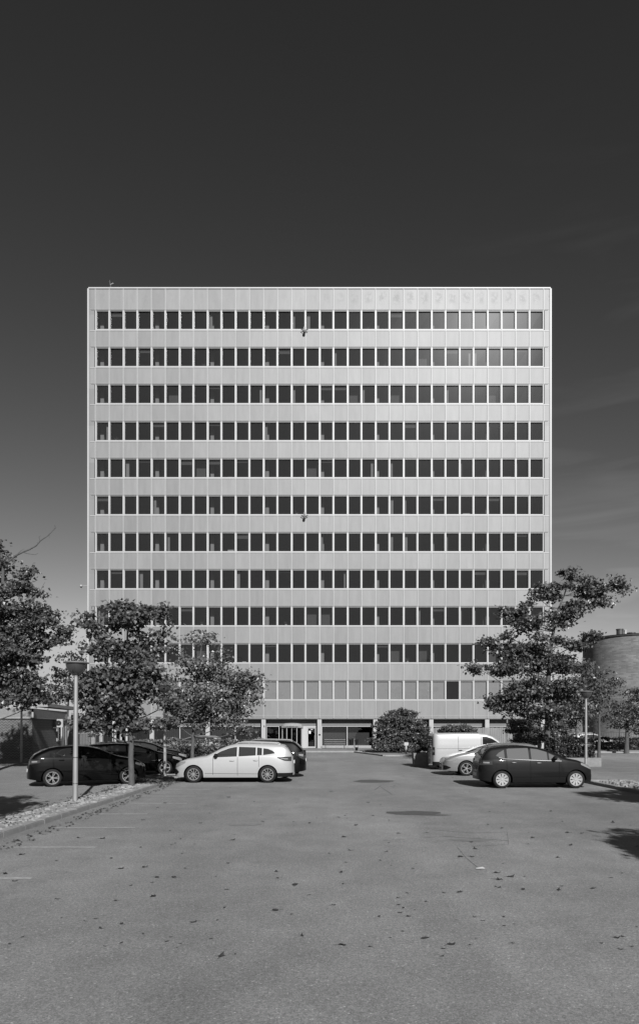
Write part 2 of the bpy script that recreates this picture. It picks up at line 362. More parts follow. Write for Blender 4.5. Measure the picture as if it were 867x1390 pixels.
# small beds behind the parked cars on the left, and the bed in front of the broad shrub
for i, (x0, x1, y0, y1) in enumerate(((-7.0, -5.7, 28.7, 30.0), (-7.0, -5.2, 33.2, 35.6))):
    b = MB(); kerb_line(b, (x0, y0, 0), (x1, y0, 0), wd=.12, h=.08); kerb_line(b, (x1, y0, 0), (x1, y1, 0), wd=.12, h=.08); kerb_line(b, (x0, y1, 0), (x1, y1, 0), wd=.12, h=.08); kerb_line(b, (x0, y0, 0), (x0, y1, 0), wd=.12, h=.08)
    b.face([(x0, y0, .05), (x1, y0, .05), (x1, y1, .05), (x0, y1, .05)], M['soil']); struct('planting_bed', b)
b = MB()
kerb_line(b, (4.6, 50.0, 0), (2.9, 57.2, 0), wd=.25, h=.1); kerb_line(b, (4.6, 50.0, 0), (9.0, 50.0, 0), wd=.25, h=.1)
b.face([(4.6, 50, .06), (9, 50, .06), (9, 57.2, .06), (2.9, 57.2, .06)], M['concrete']); struct('planting_bed', b)
# far road edge on the right, lawn strips
b = MB(); b.box(22, 80, 56.5, 60.5, -.1, .10, M['concrete_pale']); struct('far_pavement', b)

# painted bay lines (worn)
b = MB()
def line(x0, x1, y, wd=.10, z=.004): b.face([(x0, y-wd/2, z), (x1, y-wd/2, z), (x1, y+wd/2, z), (x0, y+wd/2, z)], M['paint_line'])
for y, x0, x1 in ((9.7, -5.7, -3.95), (12.2, -5.6, -3.85), (14.6, -5.5, -3.8), (16.85, -5.4, -4.1), (19.2, -5.35, -3.6), (21.2, -5.3, -3.7), (23.5, -5.3, -3.6), (7.35, -5.7, -4.1)): line(x0, x1, y)
for y in (17.2, 19.4): line(-9.6, -7.9, y)
for y, x0, x1 in ((21.5, 8.2, 9.7), (23.9, 6.6, 9.7), (19.1, 8.4, 9.8), (16.7, 8.4, 9.8), (26.3, 8, 9.8)): line(x0, x1, y)
line(gx(505, 42.5), gx(540, 42.5), 42.5, .12); line(gx(520, 40), gx(533, 40), 37.5, .1); line(gx(421, 38.5), gx(438, 38.5), 38.5, .1); line(gx(424, 48), gx(434, 48), 48, .12)
line(12.6, 15.8, 32, .12); line(12.3, 17, 36, .12); line(gx(815, 44), gx(850, 44), 33.5, .1)
struct('bay_lines', b)
def patch(px, py, rx, name='asphalt_patch', seed=1, asp=.55, m=None):
    D = FPX*EYE/(py-HY); cx = gx(px, D); rr = rx*D/FPX; rnd = random.Random(seed); mb = MB(); pts = []
    for k in range(40):
        a = 2*math.pi*k/40; q = 1+.16*mnoise.noise(Vector((math.cos(a)*1.5, math.sin(a)*1.5, seed)))*2
        pts.append((cx+math.cos(a)*rr*q, D+math.sin(a)*rr*asp*q*1.3, .004+seed*.0001))
    mb.face(pts, m or M['bitumen']); return struct(name, mb)
patch(507, 1061, 27, seed=2, asp=.7); patch(561, 1104, 39, seed=3, asp=.42); patch(590, 1107, 22, seed=5, asp=.2)
# crack and bitumen sealing lines
b = MB()
def crack(pts, wd=.018):
    for i in range(len(pts)-1):
        p, q = Vector(pts[i]), Vector(pts[i+1]); n_ = int((q-p).length/.15)+1
        for k in range(n_):
            a = p.lerp(q, k/n_); c = p.lerp(q, (k+1)/n_); j = lambda u: .05*mnoise.noise(Vector((u.x*3, u.y*3, 2)))
            b.face([(a.x-wd, a.y+j(a), .003), (c.x-wd, c.y+j(c), .003), (c.x+wd, c.y+.02+j(c), .003), (a.x+wd, a.y+.02+j(a), .003)], M['bitumen'])
crack([at(520, 1142, FPX*EYE/155).xy.to_3d(), at(600, 1136, FPX*EYE/149).xy.to_3d(), at(690, 1142, FPX*EYE/155).xy.to_3d()], .012)
crack([at(508, 1073, FPX*EYE/86).xy.to_3d(), at(517, 1067, FPX*EYE/80).xy.to_3d()], .018); crack([at(517, 1069, FPX*EYE/82).xy.to_3d(), at(532, 1079, FPX*EYE/92).xy.to_3d()], .012)
for pl in (((590, 1128), (640, 1131), (688, 1130)), ((640, 1150), (690, 1147), (688, 1130)), ((620, 1150), (632, 1165), (648, 1178))):
    crack([at(px, py, FPX*EYE/(py-HY)).xy.to_3d() for px, py in pl], .005)
struct('sealed_cracks', b)
patch(640, 1141, 26, seed=7, asp=.35, m=mat('worn_patch', .115, .88, var=.2, vscale=6, bump=.5, bscale=100)); patch(330, 1120, 22, seed=11, asp=.5, m=mat('worn_patch', .125, .88, var=.2, vscale=6, bump=.5, bscale=100))

# ------------------------------------------------------------------ the office tower
BP = 1.2784; X0 = -16*BP; ZT0 = 40.15; RP = 3.385; WH = 1.79; TOP = 42.25; BOT = 2.86
tower = empty('office_building', (0, F, 0), label='tall pale office block with eleven rows of dark windows above the car park', cat='building')
def TY(o): o.location = (0, 0, 0); return o
tower.location = (0, 0, 0)
b = MB(); XL, XR = -21.05, 21.05
b.box(XL, XR, F, F+.22, ZT0, TOP-.12, M['panel'])
for r_ in range(11):
    zt = ZT0-RP*r_; zb = zt-WH; zn = (zt-RP) if r_ < 10 else BOT
    b.box(XL, XR, F, F+.22, zn, zb, M['panel'])
    for sx in (-1, 1): b.box(sx*20.56 if sx > 0 else XL, XR if sx > 0 else -20.56, F, F+.22, zb, zt, M['panel'])
b.box(XL, XL+.2, F+.22, F+14, BOT, TOP-.12, M['panel']); b.box(XR-.2, XR, F+.22, F+14, BOT, TOP-.12, M['panel']); b.box(XL+.2, XR-.2, F+13.8, F+14, 0, TOP-.12, M['panel'])
for k in range(33):                                   # dark joint line painting in each mullion's shadow side, spandrel zones only
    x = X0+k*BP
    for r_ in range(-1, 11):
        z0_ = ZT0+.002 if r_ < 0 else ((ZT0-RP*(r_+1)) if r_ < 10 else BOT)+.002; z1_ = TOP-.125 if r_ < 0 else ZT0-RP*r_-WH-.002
        b.box(x-.046, x-.026, F-.002, F+.0, z0_, z1_, M['joint_shade'])
for r_ in range(11): b.box(X0-.4, -X0+.4, F-.002, F+.0, ZT0-RP*r_+.002, ZT0-RP*r_+.045, M['joint_shade'])
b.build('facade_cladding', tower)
b = MB(); b.box(XL-.03, XR+.03, F-.07, F+14.03, TOP-.12, TOP, M['trim']); b.build('roof_edge', tower)
b = MB(); b.box(XL+.2, XR-.2, F+.22, F+13.8, TOP-.5, TOP-.3, M['concrete']); b.build('roof', tower)
for k in range(33):                                   # vertical mullions
    x = X0+k*BP; b = MB(); b.box(x-.025, x+.025, F-.055, F-.002, BOT+.02, TOP-.122, M['trim']); b.build('mullion', tower)
for sx in (-1, 1):
    b = MB(); xe = sx*21.05; b.box(min(xe-sx*.02, xe+sx*.12), max(xe-sx*.02, xe+sx*.12), F-.09, F+.25, BOT-.02, TOP-.123, M['trim']); b.build('corner_strip', tower)
# horizontal joint strips
def jstrip(z0, z1, d): q = MB(); q.box(XL+.09, XR-.09, F-d, F-.003, z0, z1, M['trim']); q.build('joint_strip', tower)
for r_ in range(11):
    zt = ZT0-RP*r_; zb = zt-WH; jstrip(zt+.12, zt+.14, .022); jstrip(zb-.075, zb-.02, .030)
jstrip(BOT+.24, BOT+.262, .022)
# windows: one of each kind, 100 as parts of their own, the others in one mesh
def window_boxes(mf, mg, x, zt, r_, c):
    zb = zt-WH; wide = .05 if c % 2 else .07
    xl, xr = x+.026, x+BP-.026; y0, y1 = F-.012, F+.20
    ll = .045 if c % 2 else .065
    mf.box(xl, xl+wide, y0, y1, zb, zt, M['trim']); mf.box(xr-ll, xr, y0, y1, zb, zt, M['trim'])
    mf.box(xl+wide, xr-ll, y0+.03, y1, zt-.05, zt, M['grey_metal']); mf.box(xl+wide, xr-ll, y0-.02, y1, zb, zb+.085, M['trim'])
    if c % 2 == 0:                                     # opening sash, a thin inner frame
        for a_, b_, c_, d_ in ((xl+wide, xl+wide+.018, zb+.085, zt-.05), (xr-ll-.018, xr-ll, zb+.085, zt-.05)): mf.box(a_, b_, F+.06, F+.13, c_, d_, M['trim'])
        mf.box(xl+wide+.018, xr-ll-.018, F+.06, F+.13, zt-.085, zt-.05, M['grey_metal'])
    g = F+.15
    tilt = random.Random(r_*40+c).uniform(-.004, .004)
    mg.face([(xl+wide-.005, g+tilt, zb+.05), (xr-ll+.005, g-tilt, zb+.05), (xr-ll+.005, g-tilt*.5, zt-.03), (xl+wide-.005, g+tilt*.5, zt-.03)], M['window_glass'])
indiv = set((r_, c) for r_ in range(3) for c in range(32)) | {(3, c) for c in range(14, 18)}
rf, rg = MB(), MB()
for r_ in range(11):
    for c in range(32):
        x = X0+c*BP; zt = ZT0-RP*r_
        if (r_, c) in indiv:
            f, g = MB(), MB(); window_boxes(f, g, x, zt, r_, c); fo = f.build('window', tower); g.build('pane', fo)
        else: window_boxes(rf, rg, x, zt, r_, c)
o = rf.build('window', tower); o['kind'] = 'stuff'; g = rg.build('pane', o); g['kind'] = 'stuff'
# rooms behind
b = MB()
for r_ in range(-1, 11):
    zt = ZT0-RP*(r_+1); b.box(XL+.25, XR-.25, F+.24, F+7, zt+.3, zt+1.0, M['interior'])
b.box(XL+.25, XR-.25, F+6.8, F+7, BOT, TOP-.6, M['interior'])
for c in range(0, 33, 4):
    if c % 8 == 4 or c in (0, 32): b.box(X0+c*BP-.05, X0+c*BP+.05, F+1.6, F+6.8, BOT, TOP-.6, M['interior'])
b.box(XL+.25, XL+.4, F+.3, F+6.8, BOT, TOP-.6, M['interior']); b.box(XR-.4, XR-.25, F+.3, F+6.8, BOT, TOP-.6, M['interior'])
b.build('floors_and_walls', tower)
for c in range(0, 33, 4):
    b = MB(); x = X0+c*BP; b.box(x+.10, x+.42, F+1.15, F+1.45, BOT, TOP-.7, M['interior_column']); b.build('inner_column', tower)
rnd = random.Random(21); cur = MB(); nb_ = 0
for r_ in range(10):
    for c in range(32):
        q = rnd.random(); x = X0+c*BP; zt = ZT0-RP*r_; zb = zt-WH
        if q < .13:
            wd = rnd.uniform(.12, .3); n_ = 5; rows = []
            side = rnd.random() < .8
            for z in (zb+.05, zt): rows.append([(x+(.12 if side else BP-.12-wd)+wd*k/n_, F+.42+.03*(k % 2), z) for k in range(n_+1)])
            cb = MB(); cb.grid(rows, M['curtain']); cb.build('curtain', tower)
        elif q < .165:
            cb = MB(); h_ = rnd.uniform(.25, .6); w_ = rnd.uniform(.3, .8); x_ = x+rnd.uniform(.15, BP-.15-w_)
            cb.box(x_, x_+w_, F+.5, F+.9, zb-.2, zb+h_*.6, M['blind']); cb.build('window_clutter', tower)
        elif q < .28:
            cb = MB(); cb.box(x+.12, x+BP-.12, F+.26, F+.28, zt-rnd.uniform(.12, .5), zt, M['blind_grey']); cb.build('blind', tower)
        elif q < .33:
            cb = MB(); cb.box(x+.12, x+BP-.12, F+.9, F+.93, zb-.1, zt, M['blind_grey']); cb.build('blind', tower)
        elif q < .36:
            cb = MB(); px_ = x+rnd.uniform(.3, .9); pot = zb+.06; cb.lathe([(.001, 0), (.09, 0), (.12, .18), (.001, .18)], M['blind'], 8, Matrix.Translation((px_, F+.42, pot)))
            for k in range(7): a_ = rnd.uniform(0, 6.3); cb.tube([(px_, F+.42, pot+.15), (px_+math.cos(a_)*.12, F+.42+math.sin(a_)*.08, pot+.35), (px_+math.cos(a_)*.25, F+.42+math.sin(a_)*.1, pot+rnd.uniform(.3, .6))], [.02, .03, .005], M['leaf'], 4)
            cb.build('window_plant', tower)
for c in range(32):
    if c == 25: continue
    x = X0+c*BP; zt = ZT0-RP*10; cb = MB(); cb.box(x+.07, x+BP-.07, F+.155, F+.175, zt-WH+.04, zt-.02, M['blind']); cb.build('blind', tower)
# underside and ground floor
GY = F+.72
b = MB(); b.box(XL+.05, XR-.05, F+.03, F+2.2, BOT-.06, BOT-.005, M['concrete_pale']); b.build('soffit', tower)
b = MB()
b.box(XL+.4, XR-.4, GY, GY+.12, 2.16, BOT-.062, M['fascia']); b.build('fascia', tower)
for k in range(9):
    x = X0+k*4*BP; b = MB(); b.box(x-.19, x+.19, F+.10, F+.46, .12, BOT-.065, M['white_metal']); b.build('column', tower)
b = MB(); b.box(XL+.4, X0+.5, GY+.12, GY+.3, .12, 2.8, M['concrete_pale']); b.box(XR-.9, XR-.4, GY+.12, GY+.3, .12, 2.8, M['concrete_pale'])
b.box(XL+.4, XR-.4, GY+5.5, GY+5.7, .12, 2.8, M['interior']); b.box(XL+.4, XL+.6, GY+.3, GY+5.5, .12, 2.8, M['interior']); b.box(XR-.6, XR-.4, GY+.3, GY+5.5, .12, 2.8, M['interior']); b.build('ground_floor_walls', tower)
def shopwin(xa, xb, sill=.30, mulls=1, curtain=None):
    f = MB(); f.box(xa, xb, GY+.0, GY+.1, .12, sill, M['concrete_pale'])
    f.box(xa, xa+.05, GY+.02, GY+.10, sill, 2.16, M['trim']); f.box(xb-.05, xb, GY+.02, GY+.10, sill, 2.16, M['trim'])
    f.box(xa+.05, xb-.05, GY+.02, GY+.10, 2.10, 2.158, M['trim']); f.box(xa+.05, xb-.05, GY+.02, GY+.10, sill, sill+.05, M['trim'])
    for i in range(mulls):
        x = xa+(xb-xa)*(i+1)/(mulls+1); f.box(x-.035, x+.035, GY+.01, GY+.10, sill+.05, 2.10, M['trim'])
    fo = f.build('shop_window', tower)
    g = MB(); g.face([(xa+.04, GY+.06, sill+.04), (xb-.04, GY+.06, sill+.04), (xb-.04, GY+.06, 2.12), (xa+.04, GY+.06, 2.12)], M['shop_glass']); g.build('pane', fo)
    if curtain == 'dark':
        c = MB(); n_ = int((xb-xa)/.09); c.grid([[(xa+(xb-xa)*k/n_, GY+.35+.05*(k % 2), z) for k in range(n_+1)] for z in (.15, 2.15)], M['curtain_dark']); c.build('curtain', fo)
    elif curtain == 'blind':
        c = MB(); c.box(xa+.1, xb-.3, GY+.5, GY+.53, .2, 1.55, M['interior']); c.build('roller_blind', fo)
cols = [X0+k*4*BP for k in range(9)]
shopwin(cols[0]+.35, gx(153, 65.3), mulls=0, curtain='dark'); shopwin(gx(175, 65.3), cols[1]-.25, mulls=0, curtain='dark')
shopwin(cols[1]+.05, cols[2]-.25, mulls=1, curtain='dark'); shopwin(cols[2]+.05, cols[3]-.25, mulls=1, curtain='dark')
shopwin(cols[3]+.2, gx(379, 65.3), mulls=0); shopwin(cols[4]+.2, cols[5]-.2, mulls=1, curtain='blind'); shopwin(cols[5]+.0, cols[6]-.2, mulls=1, curtain='blind')
shopwin(cols[6]+.0, cols[7]-.2, mulls=1, curtain='dark'); shopwin(cols[7]+.0, cols[8]-.3, mulls=1, curtain='dark')
def door(xa, xb, leaves=1, top=2.35, name='entrance_door'):
    f = MB(); y = GY-.02
    f.box(xa, xa+.09, y, y+.11, .12, 2.155, M['trim']); f.box(xb-.09, xb, y, y+.11, .12, 2.155, M['trim']); f.box(xa+.09, xb-.09, y, y+.11, 2.02, 2.155, M['trim'])
    fo = f.build(name, tower); w_ = (xb-xa-.18)/leaves
    for i in range(leaves):
        a_ = xa+.09+w_*i; lf = MB(); lf.box(a_+.005, a_+.08, y+.03, y+.08, .14, 2.01, M['trim']); lf.box(a_+w_-.08, a_+w_-.005, y+.03, y+.08, .14, 2.01, M['trim'])
        lf.box(a_+.08, a_+w_-.08, y+.03, y+.08, .14, .26, M['trim']); lf.box(a_+.08, a_+w_-.08, y+.03, y+.08, 1.94, 2.01, M['trim'])
        lf.face([(a_+.08, y+.05, .26), (a_+w_-.08, y+.05, .26), (a_+w_-.08, y+.05, 1.94), (a_+.08, y+.05, 1.94)], M['shop_glass']); lf.build('door_leaf', fo)
        h = MB(); h.tube([(a_+w_-.13, y-.02, .9), (a_+w_-.13, y-.02, 1.3)], .014, M['chrome'], 6); h.build('door_handle', fo)
    return fo, y
door(gx(155, 65.3), gx(173, 65.3), 2)
d_, y_ = door(gx(415.5, 65.3), gx(430, 65.3), 1)
b = MB(); b.box(-.98, -.80, y_+.01, y_+.024, 1.45, 1.72, M['paper']); b.build('notice', d_)
b = MB(); b.box(-.80, -.62, y_+.008, y_+.02, 1.82, 1.87, M['paper']); b.build('door_sticker', d_)
b = MB(); b.box(gx(410, 65.3), gx(415.5, 65.3)-.003, GY+.0, GY+.1, .12, 2.155, M['trim']); b.build('pilaster', tower)
# revolving door with curved canopy
rx, rw = gx(396, 64.8), .98; ry = GY-.1
rd = MB(); N_ = 24
def arc(r_, z, yo=0): return [(rx+math.cos(math.pi*(1+k/N_))*r_, ry+yo+math.sin(math.pi*(1+k/N_))*r_*.62, z) for k in range(N_+1)]
rd.grid([arc(rw+.04, 2.0), arc(rw+.04, 2.12), arc(rw-.08, 2.34), arc(rw-.35, 2.42), arc(.02, 2.45)], M['concrete_pale']); rd.grid([arc(rw+.04, 2.0), arc(.02, 2.0)], M['white_metal'])
ro = rd.build('revolving_door', tower, smooth=True)
for k in (2, 8, 16, 22):
    p = arc(rw-.06, 0)[k]; pm = MB(); pm.tube([(p[0], p[1], .12), (p[0], p[1], 2.0)], .035, M['trim'], 8); pm.build('door_post', ro)
g = MB(); g.grid([arc(rw-.08, .14)[2:9], arc(rw-.08, 1.99)[2:9]], M['shop_glass']); g.grid([arc(rw-.08, .14)[16:23], arc(rw-.08, 1.99)[16:23]], M['shop_glass']); g.build('curved_pane', ro)
for a_ in (.5, 2.6, 4.7):
    g = MB(); q = (rx+math.cos(a_)*.85, ry+math.sin(a_)*.5); g.face([(rx, ry, .14), (q[0], q[1], .14), (q[0], q[1], 1.98), (rx, ry, 1.98)], M['shop_glass']); g.tube([(q[0], q[1], .14), (q[0], q[1], 1.98)], .02, M['trim'], 6); g.build('door_wing', ro)
def text_mesh(s, size, m, name, parent, T, depth=.004):
    c = bpy.data.curves.new(name, 'FONT'); c.body = s; c.size = size; c.extrude = depth; c.align_x = 'CENTER'; c.align_y = 'CENTER'
    to = bpy.data.objects.new('tmp', c); COL.objects.link(to); dg = bpy.context.evaluated_depsgraph_get(); me = bpy.data.meshes.new_from_object(to.evaluated_get(dg)); bpy.data.objects.remove(to)
    me.name = name; me.materials.clear(); me.materials.append(m); o = bpy.data.objects.new(name, me); COL.objects.link(o); o.matrix_world = T; o.parent = parent; return o
text_mesh('SUNDHEDSHUSET 1', .17, M['black'], 'sign_lettering', tower, Matrix.Translation((rx, ry-.70, 2.10)) @ Matrix.Rotation(R(72), 4, 'X'), .006)
b = MB(); b.box(cols[4]-.08, cols[4]+.10, F+.07, F+.098, 1.30, 1.42, M['black_plastic']); b.build('door_entry_panel', tower)

# fittings on the facade
def facade_lamp(px, py):
    c = at(px, py, F-.1); e = empty('facade_spotlight', c, cat='spotlight')
    m_ = MB(); m_.box(-.07, .07, -.04, .04, -.12, .30, M['dark_metal']); m_.build('bracket', e)
    m_ = MB()
    for p, q in (((0, 0, .02), (-.30, -.12, .02)), ((0, 0, .02), (.34, -.12, .02)), ((-.30, -.12, .02), (0, -.10, -.20)), ((.34, -.12, .02), (0, -.10, -.20))): m_.tube([p, q], .022, M['dark_metal'], 6)
    m_.build('arm', e); m_ = MB(); m_.ell((0, -.15, -.24), (.13, .13, .15), M['dark_metal']); m_.build('lamp_head', e); return e
tag(facade_lamp(413, 448), 'small dark spotlight bracket under the top window row, mid facade'); tag(facade_lamp(413, 700), 'small dark spotlight bracket under the sixth window row, mid facade')
c = at(150, 389, F+.3); e = empty('roof_camera_mast', (c.x, c.y, TOP), label='small dark camera mast on the top left roof edge', cat='camera mast')
m_ = MB(); m_.tube([(0, 0, -.3), (.05, 0, .2), (-.03, 0, .45), (-.06, 0, .85)], .05, M['dark_metal'], 6); m_.build('mast', e)
m_ = MB(); m_.tube([(0, 0, .45), (.28, -.1, .52)], .05, M['white_metal'], 8); m_.build('camera_head', e)
m_ = MB(); m_.tube([(-.06, 0, .3), (.12, 0, .1)], .04, M['dark_metal'], 6); m_.tube([(-.05, 0, .8), (-.12, 0, .72)], .05, M['dark_metal'], 6); m_.build('cross_arm', e)
c = at(120, 795, F+.1); e = empty('security_camera', (-21.2, F+.2, c.z), label='small dome camera on an arm off the left corner of the tower', cat='camera')
m_ = MB(); m_.tube([(0, 0, 0), (-.55, -.1, .02)], .025, M['white_metal'], 6); m_.build('arm', e)
m_ = MB(); m_.ell((-.6, -.1, -.03), (.13, .13, .12), M['white_metal']); m_.build('camera_housing', e)
m_ = MB(); m_.ell((-.6, -.1, -.12), (.09, .09, .09), M['black_plastic']); m_.build('lens_dome', e)

# ------------------------------------------------------------------ low brick building on the left
bb = empty('brick_building', (0, 0, 0), label='low brick building with zigzag brickwork and pale flat fascia at left', cat='building')
A, B_, C_ = Vector((-34, 45.8, 0)), Vector((-18.6, 45.8, 0)), Vector((-20.2, 56.5, 0))
def wallf(mb, p, q, z0, z1, m, off=0):
    L = (q-p).length; mb.face([(p.x, p.y, z0), (q.x, q.y, z0), (q.x, q.y, z1), (p.x, p.y, z1)], m, [(off, z0), (off+L, z0), (off+L, z1), (off, z1)])
b = MB(); wallf(b, A, B_, 0, 2.68, M['brick_zigzag']); wallf(b, B_, C_, 0, 2.68, M['brick_zigzag'], (B_-A).length); wallf(b, C_, Vector((-34, 56.5, 0)), 0, 2.68, M['brick_zigzag']); b.build('wall', bb)
b = MB()
for p, q in ((A, B_), (B_, C_)):
    d = (q-p).normalized(); n_ = Vector((d.y, -d.x, 0))
    p2, q2 = p+n_*.08, q+n_*.08
    b.face([(p2.x, p2.y, 2.66), (q2.x, q2.y, 2.66), (q2.x, q2.y, 3.27), (p2.x, p2.y, 3.27)], M['concrete'])
    p3, q3 = p+n_*.12, q+n_*.12
    b.face([(p3.x, p3.y, 2.62), (q3.x, q3.y, 2.62), (q3.x, q3.y, 2.70), (p3.x, p3.y, 2.70)], M['concrete_pale']); b.face([(p.x, p.y, 2.62), (q.x, q.y, 2.62), (q3.x, q3.y, 2.62), (p3.x, p3.y, 2.62)], M['concrete_pale'])
b.face([(-34, 45.7, 3.27), (-18.5, 45.7, 3.27), (-20.1, 56.6, 3.27), (-34, 56.6, 3.27)], M['concrete']); b.build('roof', bb)
D2 = (C_-B_).normalized(); ang = math.atan2(D2.y, D2.x); TB = Matrix.Translation(B_) @ Matrix.Rotation(ang, 4, 'Z')
b = MB(); b.box(7.2, 8.2, -.06, .02, 1.0, 2.4, M['white_metal'], TB); wo = b.build('window', bb); b = MB(); b.box(7.27, 8.13, -.09, -.065, 1.07, 2.33, M['car_glass'], TB); b.build('pane', wo)
b = MB(); b.box(8.5, 9.6, -.10, .02, .1, 2.35, M['paper'], TB); b.build('white_door', bb)
b = MB(); b.box(10.2, 10.7, -.10, .02, .1, 3.3, M['concrete_pale'], TB); b.build('end_pier', bb)
e = empty('air_conditioner', TB @ Vector((6.3, -.42, 2.35)), ang, label='white air conditioning unit mounted on the side wall of the brick building', cat='air conditioner')
m_ = MB(); m_.box(-.45, .45, -.3, .12, -.3, .3, M['white_metal']); m_.build('casing', e)
m_ = MB(); m_.lathe([(.22, -.005), (.19, -.02), (.02, -.02)], M['black_plastic'], 20, Matrix.Translation((.1, -.3, 0)), 'y'); m_.lathe([(.2, .0), (.02, .0)], M['black_plastic'], 20, Matrix.Translation((-.455, 0, 0)) @ Matrix.Rotation(R(90), 4, 'Z'), 'y'); m_.build('fan_grille', e)
m_ = MB(); m_.box(-.4, .4, .12, .42, -.36, -.31, M['dark_metal']); m_.build('wall_bracket', e)
# roof beam canopy reaching to the tower, and grey gate behind the lamp
e = empty('canopy_walkway', at(98, 1020, 58), label='flat pale canopy beam on posts between brick building and tower', cat='canopy')
e.location = (0, 0, 0)
p, q = at(62, 957, 50), at(104, 964, 60)
m_ = MB(); T = Matrix.Translation(p) @ Matrix.Rotation(math.atan2(q.y-p.y, q.x-p.x), 4, 'Z'); m_.box(0, (q-p).length, -.15, .9, -.14, .1, M['concrete_pale'], T); m_.build('roof_slab', e)
for px in (101, 124):
    c = at(px, 1020, 61); m_ = MB(); m_.box(c.x-.3, c.x+.3, 61, 61.4, 0, 3.3, M['concrete']); m_.build('pier', e)
e = empty('metal_gate', at(114, 1000, 60.5), label='dark metal gate between grey piers left of the tower', cat='gate'); e.location.z = 0
m_ = MB()
for k in range(9): m_.box(-.52+k*.13, -.49+k*.13, 0, .03, .1, 2.2, M['dark_metal'])
m_.build('bars', e); m_ = MB(); m_.box(-.6, .6, -.01, .05, 2.2, 2.28, M['grey_metal']); m_.box(-.6, .6, -.01, .05, 1.5, 1.56, M['grey_metal']); m_.box(-.6, .6, -.01, .05, .1, .16, M['grey_metal']); m_.build('frame', e)
b = MB(); b.box(-26, -21.4, 63, 63.2, 0, 3.0, M['concrete']); tag(b.build('boundary_wall'), 'grey boundary wall behind the dark gate left of the tower', 'wall')

# ------------------------------------------------------------------ big rounded brick building on the right
e = empty('round_corner_building', (0, 0, 0), label='large windowless brick building with rounded corner and flat roof at right', cat='building')
RC = 6.0; cxx, cyy, HT = 36.9, 82.0, 12.15; path = [(60, 112), (46, 100)]
for k in range(25): a_ = R(130)+R(140)*k/24; path.append((cxx+math.cos(a_)*RC, cyy+math.sin(a_)*RC))
path += [(70, 77.6), (100, 80.5)]
b = MB(); acc = 0
for i in range(len(path)-1):
    p, q = Vector((*path[i], 0)), Vector((*path[i+1], 0)); wallf(b, p, q, 0, HT, M['brick_pale'], acc); acc += (q-p).length
wl = b.build('wall', e, smooth=True)
b = MB(); rows = [[], [], [], []]
for i, (x, y) in enumerate(path):
    n_ = Vector((x-cxx, y-cyy)).normalized() if 2 <= i < 27 else (Vector((-.6, .8)) if i < 2 else Vector((0, -1)))
    for r_, (o_, z) in enumerate(((.0, HT-.1), (.12, HT-.1), (.12, HT+.04), (-.4, HT+.04))): rows[r_].append((x+n_.x*o_, y+n_.y*o_, z))
b.grid(rows, M['dark_metal']); b.face([(x, y, HT+.1) for x, y in path]+[(100, 110, HT+.1)], M['concrete']); b.build('roof_edge', e)
for px, wd, h_ in ((846, .35, .65), (850.5, .2, .5), (853.5, .16, .55), (862, .4, .25)):
    c = at(px, 857, 78); m_ = MB(); m_.lathe([(wd*1.1, 0), (wd, .05), (wd, h_), (wd*1.15, h_), (wd*1.15, h_+.12), (.01, h_+.14)], M['dark_metal'] if px != 853.5 else M['trim'], 14, Matrix.Translation((c.x, 79, HT+.1))); m_.build('roof_vent', e)
m_ = MB(); c = at(816, 857, 78); m_.tube([(c.x, 79, HT+.1), (c.x+.5, 79, HT+.85)], .05, M['grey_metal'], 6); m_.build('roof_mast', e)

# ------------------------------------------------------------------ street furniture
def make_lamp():
    e = empty('street_lamp', (0, 0, 0), cat='street lamp', group='dish topped lamp posts around the car park')
    m_ = MB(); m_.lathe([(.001, -.02), (.068, -.02), (.068, .6), (.064, 1.2), (.058, 2.6), (.053, 3.42), (.001, 3.42)], M['pole_metal'], 20); m_.build('pole', e, smooth=True)
    m_ = MB(); m_.lathe([(.05, 3.42), (.05, 3.5)], M['alloy'], 16); m_.build('neck', e, smooth=True)
    m_ = MB(); m_.lathe([(.04, 3.485), (.11, 3.495), (.18, 3.545), (.235, 3.63), (.265, 3.72), (.27, 3.79)], M['lamp_bowl'], 32); m_.build('glass_bowl', e, smooth=True)
    m_ = MB(); m_.lathe([(.27, 3.785), (.33, 3.79), (.335, 3.805), (.325, 3.82), (.2, 3.84), (.001, 3.86)], M['grey_metal'], 32); m_.build('lamp_cap', e, smooth=True)
    for k in range(3):
        a_ = 2.1*k+.3; m_ = MB(); m_.tube([(math.cos(a_)*.06, math.sin(a_)*.06, 3.48), (math.cos(a_)*.22, math.sin(a_)*.22, 3.55), (math.cos(a_)*.28, math.sin(a_)*.28, 3.79)], .008, M['dark_metal'], 5); m_.build('bowl_rib', e)
    for z in (.55, 1.25): 
        m_ = MB(); m_.lathe([(.069, z), (.073, z+.01), (.069, z+.02)], M['dark_metal'], 16); m_.build('strap', e)
    return e
M['lamp_bowl'] = mat('lamp_bowl', .03, .15, coat=.6)
lamp = make_lamp()
LS = (('tall grey lamp post in the stone strip, nearest to the camera', 102, 19.0), ('grey lamp post between the white estate and the leftmost cars, head hidden in leaves', 224, 29.3),
      ('dark lamp post standing in shade before the low brick building', 29, 41.5), ('pale grey lamp post behind the bonnet of the dark hatchback at right', 795, 34.5))
for i, (lb, px, D) in enumerate(LS):
    o = lamp if i == 0 else copy_tree(lamp); o.location = (gx(px, D), D, 0); o['label'] = lb; o.rotation_euler = (0, R((0.4, -.5, .3, 0)[i]), .7*i)
